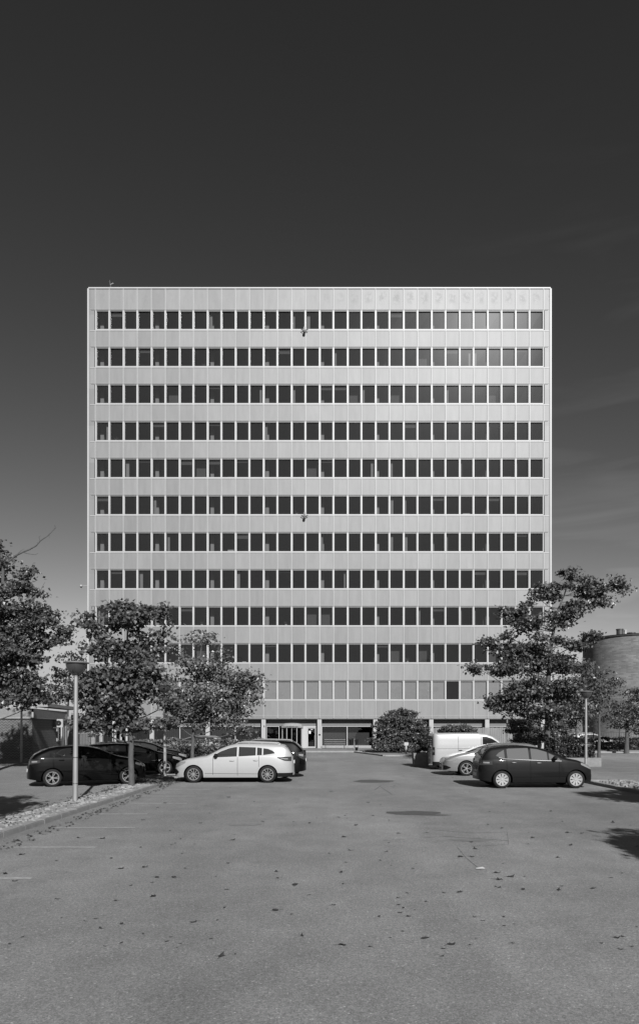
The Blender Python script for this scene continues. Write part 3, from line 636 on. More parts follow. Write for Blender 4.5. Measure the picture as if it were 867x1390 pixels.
# bench
e = empty('bench', (gx(454.5, 63.2), 63.2, .12), label='dark slatted bench against the ground floor windows', cat='bench')
for i, (z, y) in enumerate(((.44, -.05), (.44, .08), (.44, .21), (.62, .28), (.82, .31))):
    m_ = MB(); m_.box(-.95, .95, y-.05, y+.05, z-.02, z+.02, M['wood'] if i != 3 else M['wood']); m_.build('slat', e)
for sx in (-1, 1):
    m_ = MB(); m_.tube([(sx*.85, -.1, 0), (sx*.85, -.1, .42)], .025, M['dark_metal'], 6); m_.tube([(sx*.85, .3, 0), (sx*.85, .33, .9)], .025, M['dark_metal'], 6); m_.tube([(sx*.85, -.12, .42), (sx*.85, .3, .42)], .02, M['dark_metal'], 6); m_.tube([(sx*.85, -.12, .62), (sx*.85, .32, .62)], .02, M['dark_metal'], 6); m_.build('leg', e)
# waste bin on post and low barrier
e = empty('waste_bin', (gx(480, 62), 62, .12), label='dark twin waste bin on a grey post right of the bench', cat='bin')
for x in (-.22, .22): m_ = MB(); m_.lathe([(.001, .38), (.14, .38), (.17, .85), (.15, .86), (.13, .8), (.001, .78)], M['black_plastic'], 14, Matrix.Translation((x+.0, 0, 0))); m_.build('bin_body', e, smooth=True)
m_ = MB(); m_.tube([(.06, -.02, -.1), (.06, -.02, .92)], .045, M['pole_metal'], 8); m_.build('post', e)
e = empty('flower_tub', (gx(484, 57.9), 58.2, .12), label='small dark ash bucket at the edge of the pavement below the waste bin', cat='bucket')
m_ = MB(); m_.lathe([(.001, 0), (.1, 0), (.14, .28), (.12, .28), (.09, .1), (.001, .1)], M['black_plastic'], 14); m_.build('bucket', e, smooth=True)
m_ = MB(); m_.tube([(-.13, 0, .27), (-.1, 0, .42), (0, 0, .47), (.1, 0, .42), (.13, 0, .27)], .012, M['dark_metal'], 5); m_.build('handle', e); e.name = 'ash_bucket'
# small sign post in the bed before the broad shrub
e = empty('bollard_light', (gx(551, 53), 53, .06), label='short pale post with square top in front of the broad dark shrub', cat='bollard')
m_ = MB(); m_.tube([(0, 0, 0), (0, 0, .78)], .07, M['trim'], 12); m_.build('post', e); m_ = MB(); m_.box(-.15, .15, -.08, .08, .62, .86, M['trim']); m_.build('head', e)
# board fence and post behind the van
e = empty('board_fence', (0, 56.0, 0), label='pale vertical board fence behind the white van', cat='fence')
bx0, bx1 = gx(588, 56), gx(692, 56); k = 0; x = bx0; m_ = MB(); rr_ = random.Random(3)
while x < bx1: m_.box(x, x+.13, 0, .03, .1, 2.02+rr_.uniform(-.02, .02), M['wood']); x += .15
m_.build('boards', e)
for x in (bx0+.1, (bx0+bx1)/2, bx1-.1): m_ = MB(); m_.box(x-.05, x+.05, .04, .14, 0, 2.0, M['concrete']); m_.build('post', e)
e = empty('steel_post', (gx(688, 52), 52, 0), label='plain grey steel post beside the board fence, right of the van', cat='post')
m_ = MB(); m_.tube([(0, 0, 0), (0, 0, 2.65)], .06, M['grey_metal'], 8); m_.build('shaft', e); m_ = MB(); m_.lathe([(.075, 2.62), (.075, 2.68), (.001, 2.7)], M['dark_metal'], 10); m_.build('cap', e)
# planter tub near van
e = empty('concrete_planter', (gx(572, 36.8), 37.2, 0), label='square concrete planter with a dark shrub left of the white van', cat='planter')
m_ = MB(); rows = [[(-w_, -w_, z), (w_, -w_, z), (w_, w_, z), (-w_, w_, z)] for w_, z in ((.36, 0), (.42, .72), (.36, .72), (.35, .6))]; m_.grid(rows, M['concrete'], True); m_.build('tub', e)
m_ = MB(); m_.face([(-.36, -.36, .62), (.36, -.36, .62), (.36, .36, .62), (-.36, .36, .62)], M['soil']); m_.build('soil', e)
# low wall under clipped hedge at right
b = MB(); b.box(gx(742, 37), gx(815, 37), 36.9, 37.15, 0, .46, M['concrete']); b.box(gx(815, 37)-.25, gx(815, 37), 37.15, 41, 0, .46, M['concrete']); b.box(gx(742, 37), gx(815, 37)-.25, 37.15, 41, 0, .42, M['soil'])
tag(b.build('planter_wall'), 'low pale concrete planter wall under the clipped hedge at right', 'wall')
# railing fence at far right
e = empty('railing_fence', (0, 62, 0), label='dark railing fence before the rounded brick building at far right', cat='fence')
m_ = MB()
for z in (.4, 1.6): m_.tube([(gx(768, 62), 0, z), (42, 0, z)], .03, M['dark_metal'], 5)
x = gx(768, 62)
while x < 42: m_.tube([(x, 0, .3), (x, 0, 1.6)], .012, M['dark_metal'], 4); x += .22
m_.build('rails', e)
for k in range(9): m_ = MB(); x = gx(768, 62)+.1+k*2.3; m_.tube([(x, 0, 0), (x, 0, 1.75)], .05, M['dark_metal'], 6); m_.build('post', e)

# ------------------------------------------------------------------ cars
def interp(tab, x):
    if x <= tab[0][0]: return tab[0][1]
    for (a, p), (b_, q) in zip(tab, tab[1:]):
        if x <= b_: return p+(q-p)*(x-a)/(b_-a) if b_ > a else q
    return tab[-1][1]
def smooth_tab(tab, L, w_=.05):
    xs = [L*i/300 for i in range(301)]
    def f(x):
        h = min(w_, max(.004, x), max(.004, L-x)); return sum(interp(tab, x+h*k/3)*c for k, c in ((-3, 1), (-2, 2), (-1, 3), (0, 4), (1, 3), (2, 2), (3, 1)))/16
    return [(x, f(x)) for x in xs]

def make_car(sp):
    q_ = lambda t: [(x, z if z < 1 else 1+(z-1)*sp.get('sq', 1)) for x, z in t]
    sp['top'] = q_(sp['top']); sp['whi'] = q_(sp['whi'])
    L, W, belt = sp['L'], sp['W'], sp['belt']; H = max(z for x, z in sp['top']); topt = smooth_tab(sp['top'], L, sp.get('sm', .05))
    def ftop(x):
        i = x/L*300; k = max(0, min(299, int(i))); return topt[k][1]+(topt[k+1][1]-topt[k][1])*(i-k)
    wr, ww = sp['wr'], sp['wheels']; Ra = wr+.055; zs = sp.get('sill', .20)
    Vt = [(.12, .90), (.25, .955), (.38, .985), (.55, 1.0), (.72, .992), (.86, .975), (belt, .948), (belt+.03, .925), (H, sp.get('tumble', .72))]
    if sp.get('vt'): Vt = sp['vt']
    Vt = [(z, interp(Vt, z)) for z in [i*.02 for i in range(0, 110)]]
    Vs = [(z, (sum(Vt[max(0, min(109, i+k))][1] for k in (-1, 0, 1)))/3) for i, (z, _) in enumerate(Vt)]
    pn = sp.get('pn', 9)
    def P(x):
        u = abs((x-L/2)/(L/2)); u = min(u, 1.0); return max(.0, (1-u**pn))**.26*(1 if x < L/2 else 1-.05*max(0, (x-L*.75)/(L*.25)))
    def zb(x):
        z = zs
        if x > L-.5: z = zs+.02*((x-L+.5)/.5)
        if x < .5: z = zs+.08*((.5-x)/.5)
        for xw in ww:
            d = abs(x-xw)
            if d < Ra: z = max(z, wr-.01+math.sqrt(Ra*Ra-d*d))
        return z
    def side(x, z):
        zt = ftop(x); r_ = .10; y = P(x)*interp(Vs, z)*W/2
        if z > zt-r_:
            q = min(1, (z-(zt-r_))/r_); y -= r_*(1-math.sqrt(max(0, 1-q*q)))*min(1, P(x)*1.2)
        return max(.0, y)
    def topz(x, y):
        ye = max(.01, side(x, ftop(x))); return ftop(x)+sp.get('crown', .02)*(1-min(1, (y/ye)**2))*min(1, P(x))
    paint, glass = sp['paint'], sp.get('glass', M['car_glass'])
    e = empty(sp['name'], (0, 0, 0), cat=sp['cat'])
    xs = set()
    n_ = 110
    for i in range(n_+1): xs.add(round(L/2*(1-math.cos(math.pi*i/n_)), 4))
    for xw in ww:
        for k in range(25): xs.add(round(xw+Ra*math.cos(math.pi*k/24), 4))
        xs.add(round(xw+Ra+.004, 4)); xs.add(round(xw-Ra-.004, 4))
    xs = sorted(x for x in xs if 0 <= x <= L); xs = [x for i, x in enumerate(xs) if i == 0 or x-xs[i-1] > .002]
    rows = []; NS, NTp = 26, 12
    for x in xs:
        a, t_ = zb(x), ftop(x); a = min(a, t_-.02); pts = []
        for k in range(NS+1): z = a+(t_-a)*(1-(1-k/NS)**1.5); pts.append(((x), -side(x, z), z))
        ye = side(x, t_)
        for k in range(1, NTp): y = -ye+2*ye*k/NTp; pts.append((x, y, topz(x, y)))
        for k in range(NS, -1, -1): z = a+(t_-a)*(1-(1-k/NS)**1.5); pts.append((x, side(x, z), z))
        rows.append([(p[0]-L/2, p[1], p[2]) for p in pts])
    b = MB(); b.grid(rows, paint, flip=True); b.build('body', e, smooth=True)
    # underbody and wheel housings
    b = MB(); b.box(-L/2+.3, L/2-.3, -W/2+.32, W/2-.32, zs-.03, .55, M['black'])
    segs = [0.4]+[v for xw in sorted(ww) for v in (xw-Ra-.0, xw+Ra+.0)]+[L-.4]
    for a, c in zip(segs[::2], segs[1::2]): b.box(a-L/2, c-L/2, -W/2*.86, W/2*.86, zs+.01, .5, M['black'])
    for xw in ww:
        for s_ in (-1, 1):
            arcp = [(xw-L/2+math.cos(math.pi*k/16)*Ra, wr-.01+math.sin(math.pi*k/16)*Ra) for k in range(17)]
            yo = s_*(W/2*.965*P(xw)); yi = s_*(W/2-.36)
            b.grid([[(x, yo, z) for x, z in arcp], [(x, yi, z) for x, z in arcp]], M['black']); b.face([(x, yi, z) for x, z in arcp]+[(arcp[-1][0], yi, zs), (arcp[0][0], yi, zs)], M['black'])
    b.build('chassis', e)
    def S(x, z, s_, off=.005):
        y = side(x, z); h = .01
        dx = (side(min(L, x+h), z)-side(max(0, x-h), z))/(2*h); dz = (side(x, z+h)-side(x, z-h))/(2*h)
        nrm = Vector((-dx, 1, -dz)).normalized(); return Vector((x-L/2+nrm.x*off, s_*(y+nrm.y*off), z+nrm.z*off))
    def patch_side(name, m, xa, xb, lo, hi, s_, nx=26, nz_=8, off=.005, par=None, bld=None):
        rws = []
        for i in range(nx+1):
            x = xa+(xb-xa)*i/nx; a, c = interp(lo, x), interp(hi, x); rws.append([S(x, a+(c-a)*k/nz_, s_, off) for k in range(nz_+1)])
        mb = bld or MB(); mb.grid(rws, m, flip=(s_ > 0))
        if bld is None: return mb.build(name, par or e, smooth='full')
    def T_(x, f, off=.006):
        ye = side(x, ftop(x)); y = ye*f; h = .01
        dzx = (ftop(min(L, x+h))-ftop(max(0, x-h)))/(2*h); nrm = Vector((-dzx, 0, 1)).normalized(); return Vector((x-L/2+nrm.x*off, y, topz(x, y)+nrm.z*off))
    def patch_top(name, m, xa, xb, fa, fb, nx=16, ny=12, off=.006):
        rws = []
        for i in range(nx+1):
            x = xa+(xb-xa)*i/nx; f = fa+(fb-fa)*i/nx; rws.append([T_(x, -f+2*f*k/ny, off) for k in range(ny+1)])
        mb = MB(); mb.grid(rws, m); return mb.build(name, e, smooth='full')
    for s_ in (-1, 1):
        if sp.get('surround'): 
            lo = [(x, z-.03) for x, z in sp['wlo']]; hi = [(x, z+.03) for x, z in sp['whi']]
            patch_side('window_surround', M['dark_trim'], sp['whi'][0][0]-.03, sp['whi'][-1][0]+.03, lo, hi, s_, off=.003, nx=40)
        for (a, c) in sp['panes']: patch_side('side_window', glass, a, c, sp['wlo'], sp['whi'], s_, nx=20)
        if sp.get('trimline'):
            lo = [(x, z-.035) for x, z in sp['wlo']]; patch_side('window_trim', M['chrome'], sp['wlo'][0][0]+.1, sp['wlo'][-1][0], [(x, z-.024) for x, z in sp['wlo']], [(x, z-.012) for x, z in sp['wlo']], s_, nz_=1, off=.008)
        sm_ = MB()
        for (x, za, zc) in sp['seams']:
            patch_side('', M['black'], x-.006, x+.006, [(0, za)], [(0, zc)], s_, nx=1, nz_=14, off=.003, bld=sm_)
        if sp.get('crease'):
            for xa, xb, z in sp['crease']: patch_side('', M['black'], xa, xb, [(xa, z), (xb, z+.015)], [(xa, z+.011), (xb, z+.026)], s_, nx=20, nz_=1, off=.003, bld=sm_)
        sm_.build('door_seams', e)
        for (x, z) in sp['handles']:
            mb = MB(); c = S(x, z, s_, .02); mb.ell(c, (.095, .022, .018), sp.get('hmat', paint), 10, 6); mb.build('door_handle', e, smooth='full')
        mx_, mz_ = sp['mirror']; c = S(mx_, mz_, s_, .10); mb = MB(); mb.ell(c+Vector((0, 0, .05)), (.075, .10, .075), sp.get('mirmat', M['black_plastic']), 14, 8)
        mb.tube([S(mx_+.02, mz_-.02, s_, -.01), c+Vector((0, 0, .02))], .025, M['black_plastic'], 6); mb.build('wing_mirror', e, smooth='full')
        lo, hi = sp['head']; patch_side('headlight', M['lamp_lens'], lo[0][0], lo[-1][0], lo, hi, s_, nx=14, off=.008)
        lo, hi = sp['tail']; t_o = patch_side('tail_light', M['tail_lens'], lo[0][0], lo[-1][0], lo, hi, s_, nx=12, off=.008)
        xa, xb = lo[0][0], lo[-1][0]; xa, xb = xa+(xb-xa)*.25, xa+(xb-xa)*.75
        patch_side('reflector', M['tail_clear'], xa, xb, [(x, z+(h2-z)*.35) for (x, z), (x2, h2) in zip(lo, hi)], [(x, z+(h2-z)*.65) for (x, z), (x2, h2) in zip(lo, hi)], s_, nx=8, nz_=3, off=.011, par=t_o)
        if sp.get('lower'): 
            for xa, xb, za, zc in sp['lower']: patch_side('bumper_skirt', M['black_plastic'], xa, xb, [(0, za)], [(0, zc)], s_, nx=16, off=.006)
        if sp.get('grille'): 
            xa, za, zc = sp['grille']; patch_side('grille', M['black_plastic'], xa, L-.03, [(xa, (za+zc)/2-.01), (L-.12, za), (L, za)], [(xa, (za+zc)/2+.01), (L-.12, zc), (L, zc)], s_, nx=16, off=.007)
    patch_top('windscreen', M['car_glass'], sp['ws'][0], sp['ws'][1], .90, .93); patch_top('rear_window', M['car_glass'], sp['rw'][0], sp['rw'][1], .80, .86, nx=24)
    if sp.get('rails'):
        for s_ in (-1, 1):
            mb = MB(); pts = []
            xa, xb = sp['rails']
            for k in range(15):
                x = xa+(xb-xa)*k/14; p = T_(x, s_*.93, .0); pts.append(p+Vector((0, 0, .045 if 0 < k < 14 else -.01)))
            mb.tube(pts, .016, sp.get('railmat', M['alloy']), 8); mb.build('roof_rail', e, smooth='full')
    mb = MB(); x = sp['rw'][1]+.1; p = T_(x, 0, .0); mb.tube([p, p+Vector((-.13, 0, .17))], [.008, .004], M['black_plastic'], 5); mb.build('aerial', e)
    for xe, sg in ((0, -1), (L, 1)):
        zz = sp['platez'][0 if sg < 0 else 1]; mb = MB(); xo = sg*(L/2+.004)
        mb.box(min(xo, xo-sg*.03), max(xo, xo-sg*.03), -.26, .26, zz-.055, zz+.055, M['plate']); mb.build('number_plate', e)
    # wheels
    for xw in ww:
        for s_ in (-1, 1):
            we = empty('wheel', (xw-L/2, s_*(W/2*P(xw)*.985-.005), wr)); we.parent = e
            if s_ < 0: we.rotation_euler = (0, 0, 0)
            else: we.rotation_euler = (0, 0, math.pi)
            rr = sp['rim']; tb = MB(); tb.lathe([(rr, .01), (rr+.012, .0), (wr-.03, .006), (wr-.008, .022), (wr, .05), (wr, .15), (wr-.012, .18), (rr, .19)], M['rubber'], 40, None, 'y'); tb.build('tyre', we, smooth=True)
            rb = MB(); rb.lathe([(rr+.006, .004), (rr-.014, .004), (rr-.022, .02), (rr-.026, .09)], sp['rimmat'], 40, None, 'y')
            rb.lathe([(rr-.02, .088), (.001, .088)], M['black'], 30, None, 'y')
            ns, wi, wo_ = sp['spokes']
            for k in range(ns):
                angs = [2*math.pi*k/ns] if not sp.get('pairs') else [2*math.pi*k/ns-.17, 2*math.pi*k/ns+.17]
                for a_ in angs:
                    ca, sa = math.cos(a_), math.sin(a_); tw = sp.get('twist', 0)
                    def pt(r_, t_, y): a2 = a_+tw*(r_/rr); return (math.cos(a2)*r_-math.sin(a2)*t_, y, math.sin(a2)*r_+math.cos(a2)*t_)
                    q = [pt(.03, -wi, .02), pt(.03, wi, .02), pt(rr*.55, (wi+wo_)/2, .014), pt(rr-.014, wo_, .012), pt(rr-.014, -wo_, .012), pt(rr*.55, -(wi+wo_)/2, .014)]
                    q2 = [(x, y+.035, z) for x, y, z in q]; rb.face(q, sp['rimmat']); rb.grid([q, q2], sp['rimmat'], True)
            rb.lathe([(.001, .006), (.045, .008), (.055, .03)], sp['rimmat'], 16, None, 'y'); rb.build('rim', we)
    return e

PAINT = dict(white=mat('paint_white', .23, .35, coat=1), black=mat('paint_black', .001, .4, coat=.45, spec=.05), dark=mat('paint_dark_grey', .006, .45, spec=.06, coat=.35),
             silver=mat('paint_silver', .15, .35, metal=.3, coat=1), van=mat('paint_van_white', .23, .35, coat=.8), grey=mat('paint_grey', .12, .3, metal=.4, coat=1))
def place(o, x, y, rz, label): o.location = (x, y, 0); o.rotation_euler = (0, 0, rz); o['label'] = label; return o

# dark hatchback, right foreground
c3 = make_car(dict(name='parked_car', cat='car', L=3.90, W=1.70, sq=.93, belt=.97, sm=.06, crown=.012,
    top=[(0, .50), (.02, .70), (.06, .92), (.14, 1.10), (.26, 1.28), (.40, 1.395), (.78, 1.455), (1.22, 1.472), (1.62, 1.46), (2.0, 1.41), (2.32, 1.32), (2.6, 1.20), (2.85, 1.06), (3.0, 1.01), (3.3, .955), (3.55, .86), (3.78, .72), (3.88, .60), (3.90, .5)],
    wlo=[(.55, 1.10), (.65, 1.06), (.86, 1.015), (1.5, .985), (2.0, .965), (2.75, .945)], whi=[(.55, 1.11), (.66, 1.22), (.82, 1.31), (1.0, 1.365), (1.6, 1.385), (1.95, 1.345), (2.25, 1.25), (2.5, 1.115), (2.75, .955)],
    panes=[(.56, .84), (.93, 1.66), (1.74, 2.28), (2.34, 2.70)], surround=True, trimline=True, seams=[(1.70, .28, .95), (2.66, .3, .93), (.90, .62, .98)], crease=[(1.15, 2.9, .38)], handles=[(1.14, .87), (1.98, .86)], hmat=M['chrome'],
    mirror=(2.50, .95), head=([(3.40, .80), (3.72, .66), (3.84, .62)], [(3.40, .87), (3.72, .78), (3.84, .68)]), tail=([(.05, .78), (.42, .80)], [(.05, .97), (.42, .93)]), ws=(2.15, 2.92), rw=(.06, .36),
    wheels=(.745, 3.24), wr=.30, rim=.205, rimmat=M['hubcap'], spokes=(9, .016, .046), paint=PAINT['dark'], glass=M['car_glass_bright'], platez=(.45, .42), lower=[(.06, .30, .27, .36)], grille=(3.68, .28, .46), tumble=.70))
place(c3, gx(648, 23.8)+.02+1.95+.07, 23.8+.85, 0, 'dark grey hatchback with bright wheel covers, right foreground beside the stone strip')
# white estate
wg = make_car(dict(name='parked_car', cat='car', L=4.50, W=1.80, sq=.96, belt=1.0, sm=.05,
    top=[(0, .50), (.02, .80), (.06, 1.0), (.14, 1.15), (.26, 1.31), (.40, 1.415), (.62, 1.435), (1.0, 1.452), (1.5, 1.47), (1.9, 1.475), (2.2, 1.455), (2.45, 1.40), (2.75, 1.275), (3.04, 1.11), (3.28, .985), (3.52, .955), (3.99, .875), (4.25, .79), (4.42, .68), (4.49, .56), (4.5, .5)],
    wlo=[(.70, 1.095), (1.10, 1.035), (2.02, .985), (3.08, .94)], whi=[(.70, 1.105), (.80, 1.20), (.98, 1.27), (1.39, 1.325), (2.02, 1.345), (2.2, 1.335), (2.41, 1.29), (2.73, 1.165), (3.08, .95)],
    panes=[(.72, 1.14), (1.19, 1.37), (1.42, 2.05), (2.12, 3.0)], surround=False, seams=[(2.09, .27, .97), (3.0, .3, .95), (1.30, .6, 1.0)], crease=[(1.35, 3.3, .33)], handles=[(1.42, .83), (2.30, .82)],
    mirror=(2.88, .95), mirmat=M['black_plastic'], head=([(4.02, .74), (4.30, .60), (4.44, .56)], [(4.02, .80), (4.30, .745), (4.44, .66)]), tail=([(.10, .80), (.35, .82), (.62, .93)], [(.10, .97), (.35, .965), (.62, .955)]), ws=(2.30, 3.20), rw=(.07, .33), rails=(.55, 2.2), railmat=PAINT['white'],
    wheels=(.975, 3.725), wr=.315, rim=.215, rimmat=M['alloy'], spokes=(10, .012, .014), twist=.35, paint=PAINT['white'], platez=(.75, .42), lower=[(.05, .62, .22, .37)], grille=(4.28, .30, .50), tumble=.74))
place(wg, -3.20, 26.2+.90, math.pi, 'white estate car with roof rails seen side on, parked left of the lane')
# black small hatch, left
mz = make_car(dict(name='parked_car', cat='car', L=4.06, W=1.70, sq=.90, belt=1.0, sm=.05,
    top=[(0, .45), (.03, .70), (.08, .90), (.15, 1.02), (.24, 1.12), (.43, 1.235), (.72, 1.37), (1.0, 1.43), (1.6, 1.46), (2.0, 1.43), (2.4, 1.33), (2.98, 1.05), (3.2, 1.0), (3.56, .935), (3.85, .81), (4.0, .68), (4.06, .5)],
    wlo=[(.95, 1.17), (1.13, 1.09), (1.6, 1.05), (2.4, .99), (2.95, .96)], whi=[(.95, 1.18), (1.10, 1.29), (1.3, 1.335), (1.6, 1.36), (2.0, 1.335), (2.4, 1.22), (2.7, 1.10), (2.95, .97)],
    panes=[(.98, 1.78), (1.86, 2.85)], surround=True, seams=[(1.82, .3, 1.0), (2.72, .3, .95)], handles=[(1.1, .92), (2.0, .90)], mirror=(2.66, .98),
    head=([(3.60, .74), (3.90, .64), (3.98, .62)], [(3.60, .82), (3.90, .76), (3.98, .70)]), tail=([(.06, .78), (.40, .84)], [(.06, .96), (.40, .93)]), ws=(2.2, 3.0), rw=(.20, .62),
    wheels=(.80, 3.37), wr=.31, rim=.215, rimmat=M['alloy'], spokes=(5, .008, .013), pairs=True, paint=PAINT['black'], platez=(.55, .42), grille=(3.86, .28, .48), tumble=.72))
A25 = R(24)
def wheelplace(o, sp_L, xw, px, D, rz):   # put the near wheel at local xw on the given picture point and depth
    W2 = .85; near = Vector((xw-sp_L/2, -W2, 0)); rot = Matrix.Rotation(rz, 3, 'Z') @ near; o.location = (gx(px, D)-rot.x, D-rot.y, 0); o.rotation_euler = (0, 0, rz)
wheelplace(mz, 4.06, .80, 71.3, 24.4, A25); mz['label'] = 'black hatchback nearest the lamp post, its tail toward the left edge'
# black hatch behind it
g2 = make_car(dict(name='parked_car', cat='car', L=4.25, W=1.78, sq=.76, belt=1.0, sm=.05,
    top=[(0, .45), (.02, .80), (.10, 1.05), (.22, 1.25), (.35, 1.40), (.6, 1.45), (1.3, 1.49), (1.9, 1.47), (2.4, 1.35), (2.75, 1.20), (3.1, 1.02), (3.3, .98), (3.8, .88), (4.1, .76), (4.22, .62), (4.25, .5)],
    wlo=[(.62, 1.10), (1.2, 1.05), (2.9, .97)], whi=[(.62, 1.2), (.75, 1.30), (1.2, 1.37), (1.9, 1.365), (2.3, 1.28), (2.6, 1.15), (2.9, .98)], panes=[(.66, .98), (1.04, 1.78), (1.86, 2.8)], surround=True, seams=[(1.82, .3, .98), (2.8, .3, .95)], handles=[(1.2, .88), (2.0, .86)],
    mirror=(2.7, .97), head=([(3.75, .72), (4.05, .62), (4.18, .58)], [(3.75, .80), (4.05, .75), (4.18, .68)]), tail=([(.06, .82), (.42, .86)], [(.06, 1.0), (.42, .97)]), ws=(2.3, 3.12), rw=(.06, .30), rails=(.6, 1.9), railmat=M['chrome'],
    wheels=(.83, 3.42), wr=.315, rim=.215, rimmat=M['alloy'], spokes=(5, .014, .03), paint=PAINT['black'], platez=(.6, .42), grille=(4.03, .28, .48), tumble=.72))
wheelplace(g2, 4.25, 3.42, 224, 30.6, R(20)); g2['label'] = 'black car with silver roof rails parked behind the nearest black hatchback'
g3 = copy_tree(mz); g3['label'] = 'black car furthest back of the dark cars at left, only roof and bonnet showing'; wheelplace(g3, 4.06, 3.37, 236, 33.6, R(16))
# dark estate behind the white one
es = make_car(dict(name='parked_car', cat='car', L=4.60, W=1.80, sq=.92, belt=1.03, sm=.05,
    top=[(0, .50), (.02, .80), (.08, 1.02), (.20, 1.22), (.42, 1.44), (.55, 1.52), (1.0, 1.545), (1.8, 1.56), (2.3, 1.53), (2.7, 1.40), (3.1, 1.18), (3.35, 1.03), (3.6, .98), (4.1, .88), (4.4, .78), (4.55, .64), (4.6, .5)],
    wlo=[(.55, 1.12), (1.2, 1.07), (3.1, 1.0)], whi=[(.55, 1.2), (.75, 1.35), (1.2, 1.42), (2.2, 1.42), (2.6, 1.3), (3.1, 1.01)], panes=[(.60, 1.2), (1.27, 2.0), (2.07, 3.0)], surround=True, seams=[(2.03, .3, 1.0), (3.0, .3, .98)], handles=[(1.4, .9), (2.25, .88)],
    mirror=(2.9, 1.0), head=([(4.1, .74), (4.4, .64), (4.52, .6)], [(4.1, .82), (4.4, .77), (4.52, .7)]), tail=([(.03, .72), (.12, .74), (.38, .90)], [(.03, 1.08), (.12, 1.08), (.38, 1.0)]), ws=(2.4, 3.3), rw=(.10, .46), rails=(.55, 2.3), railmat=M['chrome'],
    wheels=(.95, 3.65), wr=.32, rim=.215, rimmat=M['alloy'], spokes=(5, .014, .03), paint=PAINT['black'], platez=(.7, .42), grille=(4.38, .28, .48), tumble=.74, mirmat=M['black_plastic']))
place(es, -.62-2.3+.06, 28.9+.9, math.pi, 'black estate car mostly hidden directly behind the white estate')
# silver hatch at right
ty = make_car(dict(name='parked_car', cat='car', L=4.30, W=1.76, sq=.80, belt=.98, sm=.05,
    top=[(0, .45), (.02, .80), (.10, 1.05), (.22, 1.22), (.38, 1.36), (.6, 1.43), (1.3, 1.475), (1.8, 1.47), (2.2, 1.40), (2.6, 1.26), (3.0, 1.09), (3.3, .98), (3.6, .92), (3.95, .82), (4.15, .72), (4.27, .60), (4.3, .5)],
    wlo=[(.6, 1.12), (1.2, 1.03), (3.0, .93)], whi=[(.6, 1.2), (.8, 1.30), (1.2, 1.36), (1.8, 1.365), (2.2, 1.29), (2.6, 1.14), (3.0, .94)], panes=[(.66, .98), (1.04, 1.78), (1.86, 2.9)], surround=True, seams=[(1.82, .3, .98), (2.9, .3, .93)], handles=[(1.2, .88), (2.0, .86)],
    mirror=(2.72, .93), mirmat=PAINT['silver'], head=([(3.72, .70), (4.0, .62), (4.2, .60)], [(3.72, .76), (4.0, .72), (4.2, .66)]), tail=([(.06, .82), (.42, .86)], [(.06, 1.0), (.42, .97)]), ws=(2.15, 3.25), rw=(.06, .30),
    wheels=(.75, 3.35), wr=.315, rim=.22, rimmat=M['alloy'], spokes=(5, .008, .012), pairs=True, paint=PAINT['silver'], platez=(.6, .40), grille=(4.0, .26, .44), tumble=.72))
place(ty, 5.31-.04+2.15, 29.9+.88, math.pi, 'silver hatchback with a dark lower grille between the white van and the dark hatchback')
# white van
vn = make_car(dict(name='delivery_van', cat='van', L=4.30, W=1.80, belt=1.12, vt=[(.12, .93), (.3, .975), (.6, 1.0), (.9, .995), (1.2, .975), (1.5, .94), (1.8, .89)], sm=.03, pn=26, crown=.02,
    top=[(0, .5), (.01, 1.0), (.03, 1.60), (.07, 1.73), (.15, 1.76), (1.2, 1.775), (2.2, 1.775), (2.6, 1.74), (2.9, 1.64), (3.2, 1.42), (3.45, 1.18), (3.6, 1.10), (4.0, .98), (4.2, .86), (4.28, .7), (4.3, .5)],
    wlo=[(2.42, 1.13), (3.42, 1.06)], whi=[(2.42, 1.60), (2.6, 1.60), (2.85, 1.52), (3.1, 1.37), (3.42, 1.09)], panes=[(2.42, 3.36)], surround=False, seams=[(2.35, .3, 1.62), (3.35, .35, 1.1), (1.25, .3, 1.62)], crease=[(.2, 2.2, 1.02)], handles=[(1.35, .95), (2.5, .95)], hmat=M['black_plastic'],
    mirror=(3.1, 1.1), head=([(3.9, .78), (4.2, .70)], [(3.9, .95), (4.2, .82)]), tail=([(.012, .72), (.13, .72)], [(.012, 1.10), (.13, 1.10)]), ws=(2.75, 3.52), rw=(.012, .03),
    wheels=(.72, 3.4), wr=.315, rim=.2, rimmat=M['grey_metal'], spokes=(7, .02, .04), paint=PAINT['van'], platez=(.55, .42), lower=[(.04, .5, .22, .40)], grille=(4.15, .3, .5), tumble=.86))
for s_ in (-.45, .45):
    mb = MB(); mb.box(-2.17, -2.155, s_-.38, s_+.38, 1.12, 1.62, M['car_glass']); mb.build('rear_door_window', vn)
place(vn, 5.43+2.15, 34.0+.9, 0, 'white panel van parked behind the silver hatchback')
# car beyond the hedge and one beyond the far hedge
far1 = copy_tree(ty); far1['label'] = 'silver car roof showing above the hedge before the ground floor'; far1['category'] = 'car'; far1.location = (gx(262, 52), 52.5, 0.06); far1.rotation_euler = (0, 0, math.pi)
far2 = copy_tree(wg); far2['label'] = 'white car roof showing over the dark hedge at far right'; far2.location = (gx(806, 68), 68.5, 0); far2.rotation_euler = (0, 0, 0)

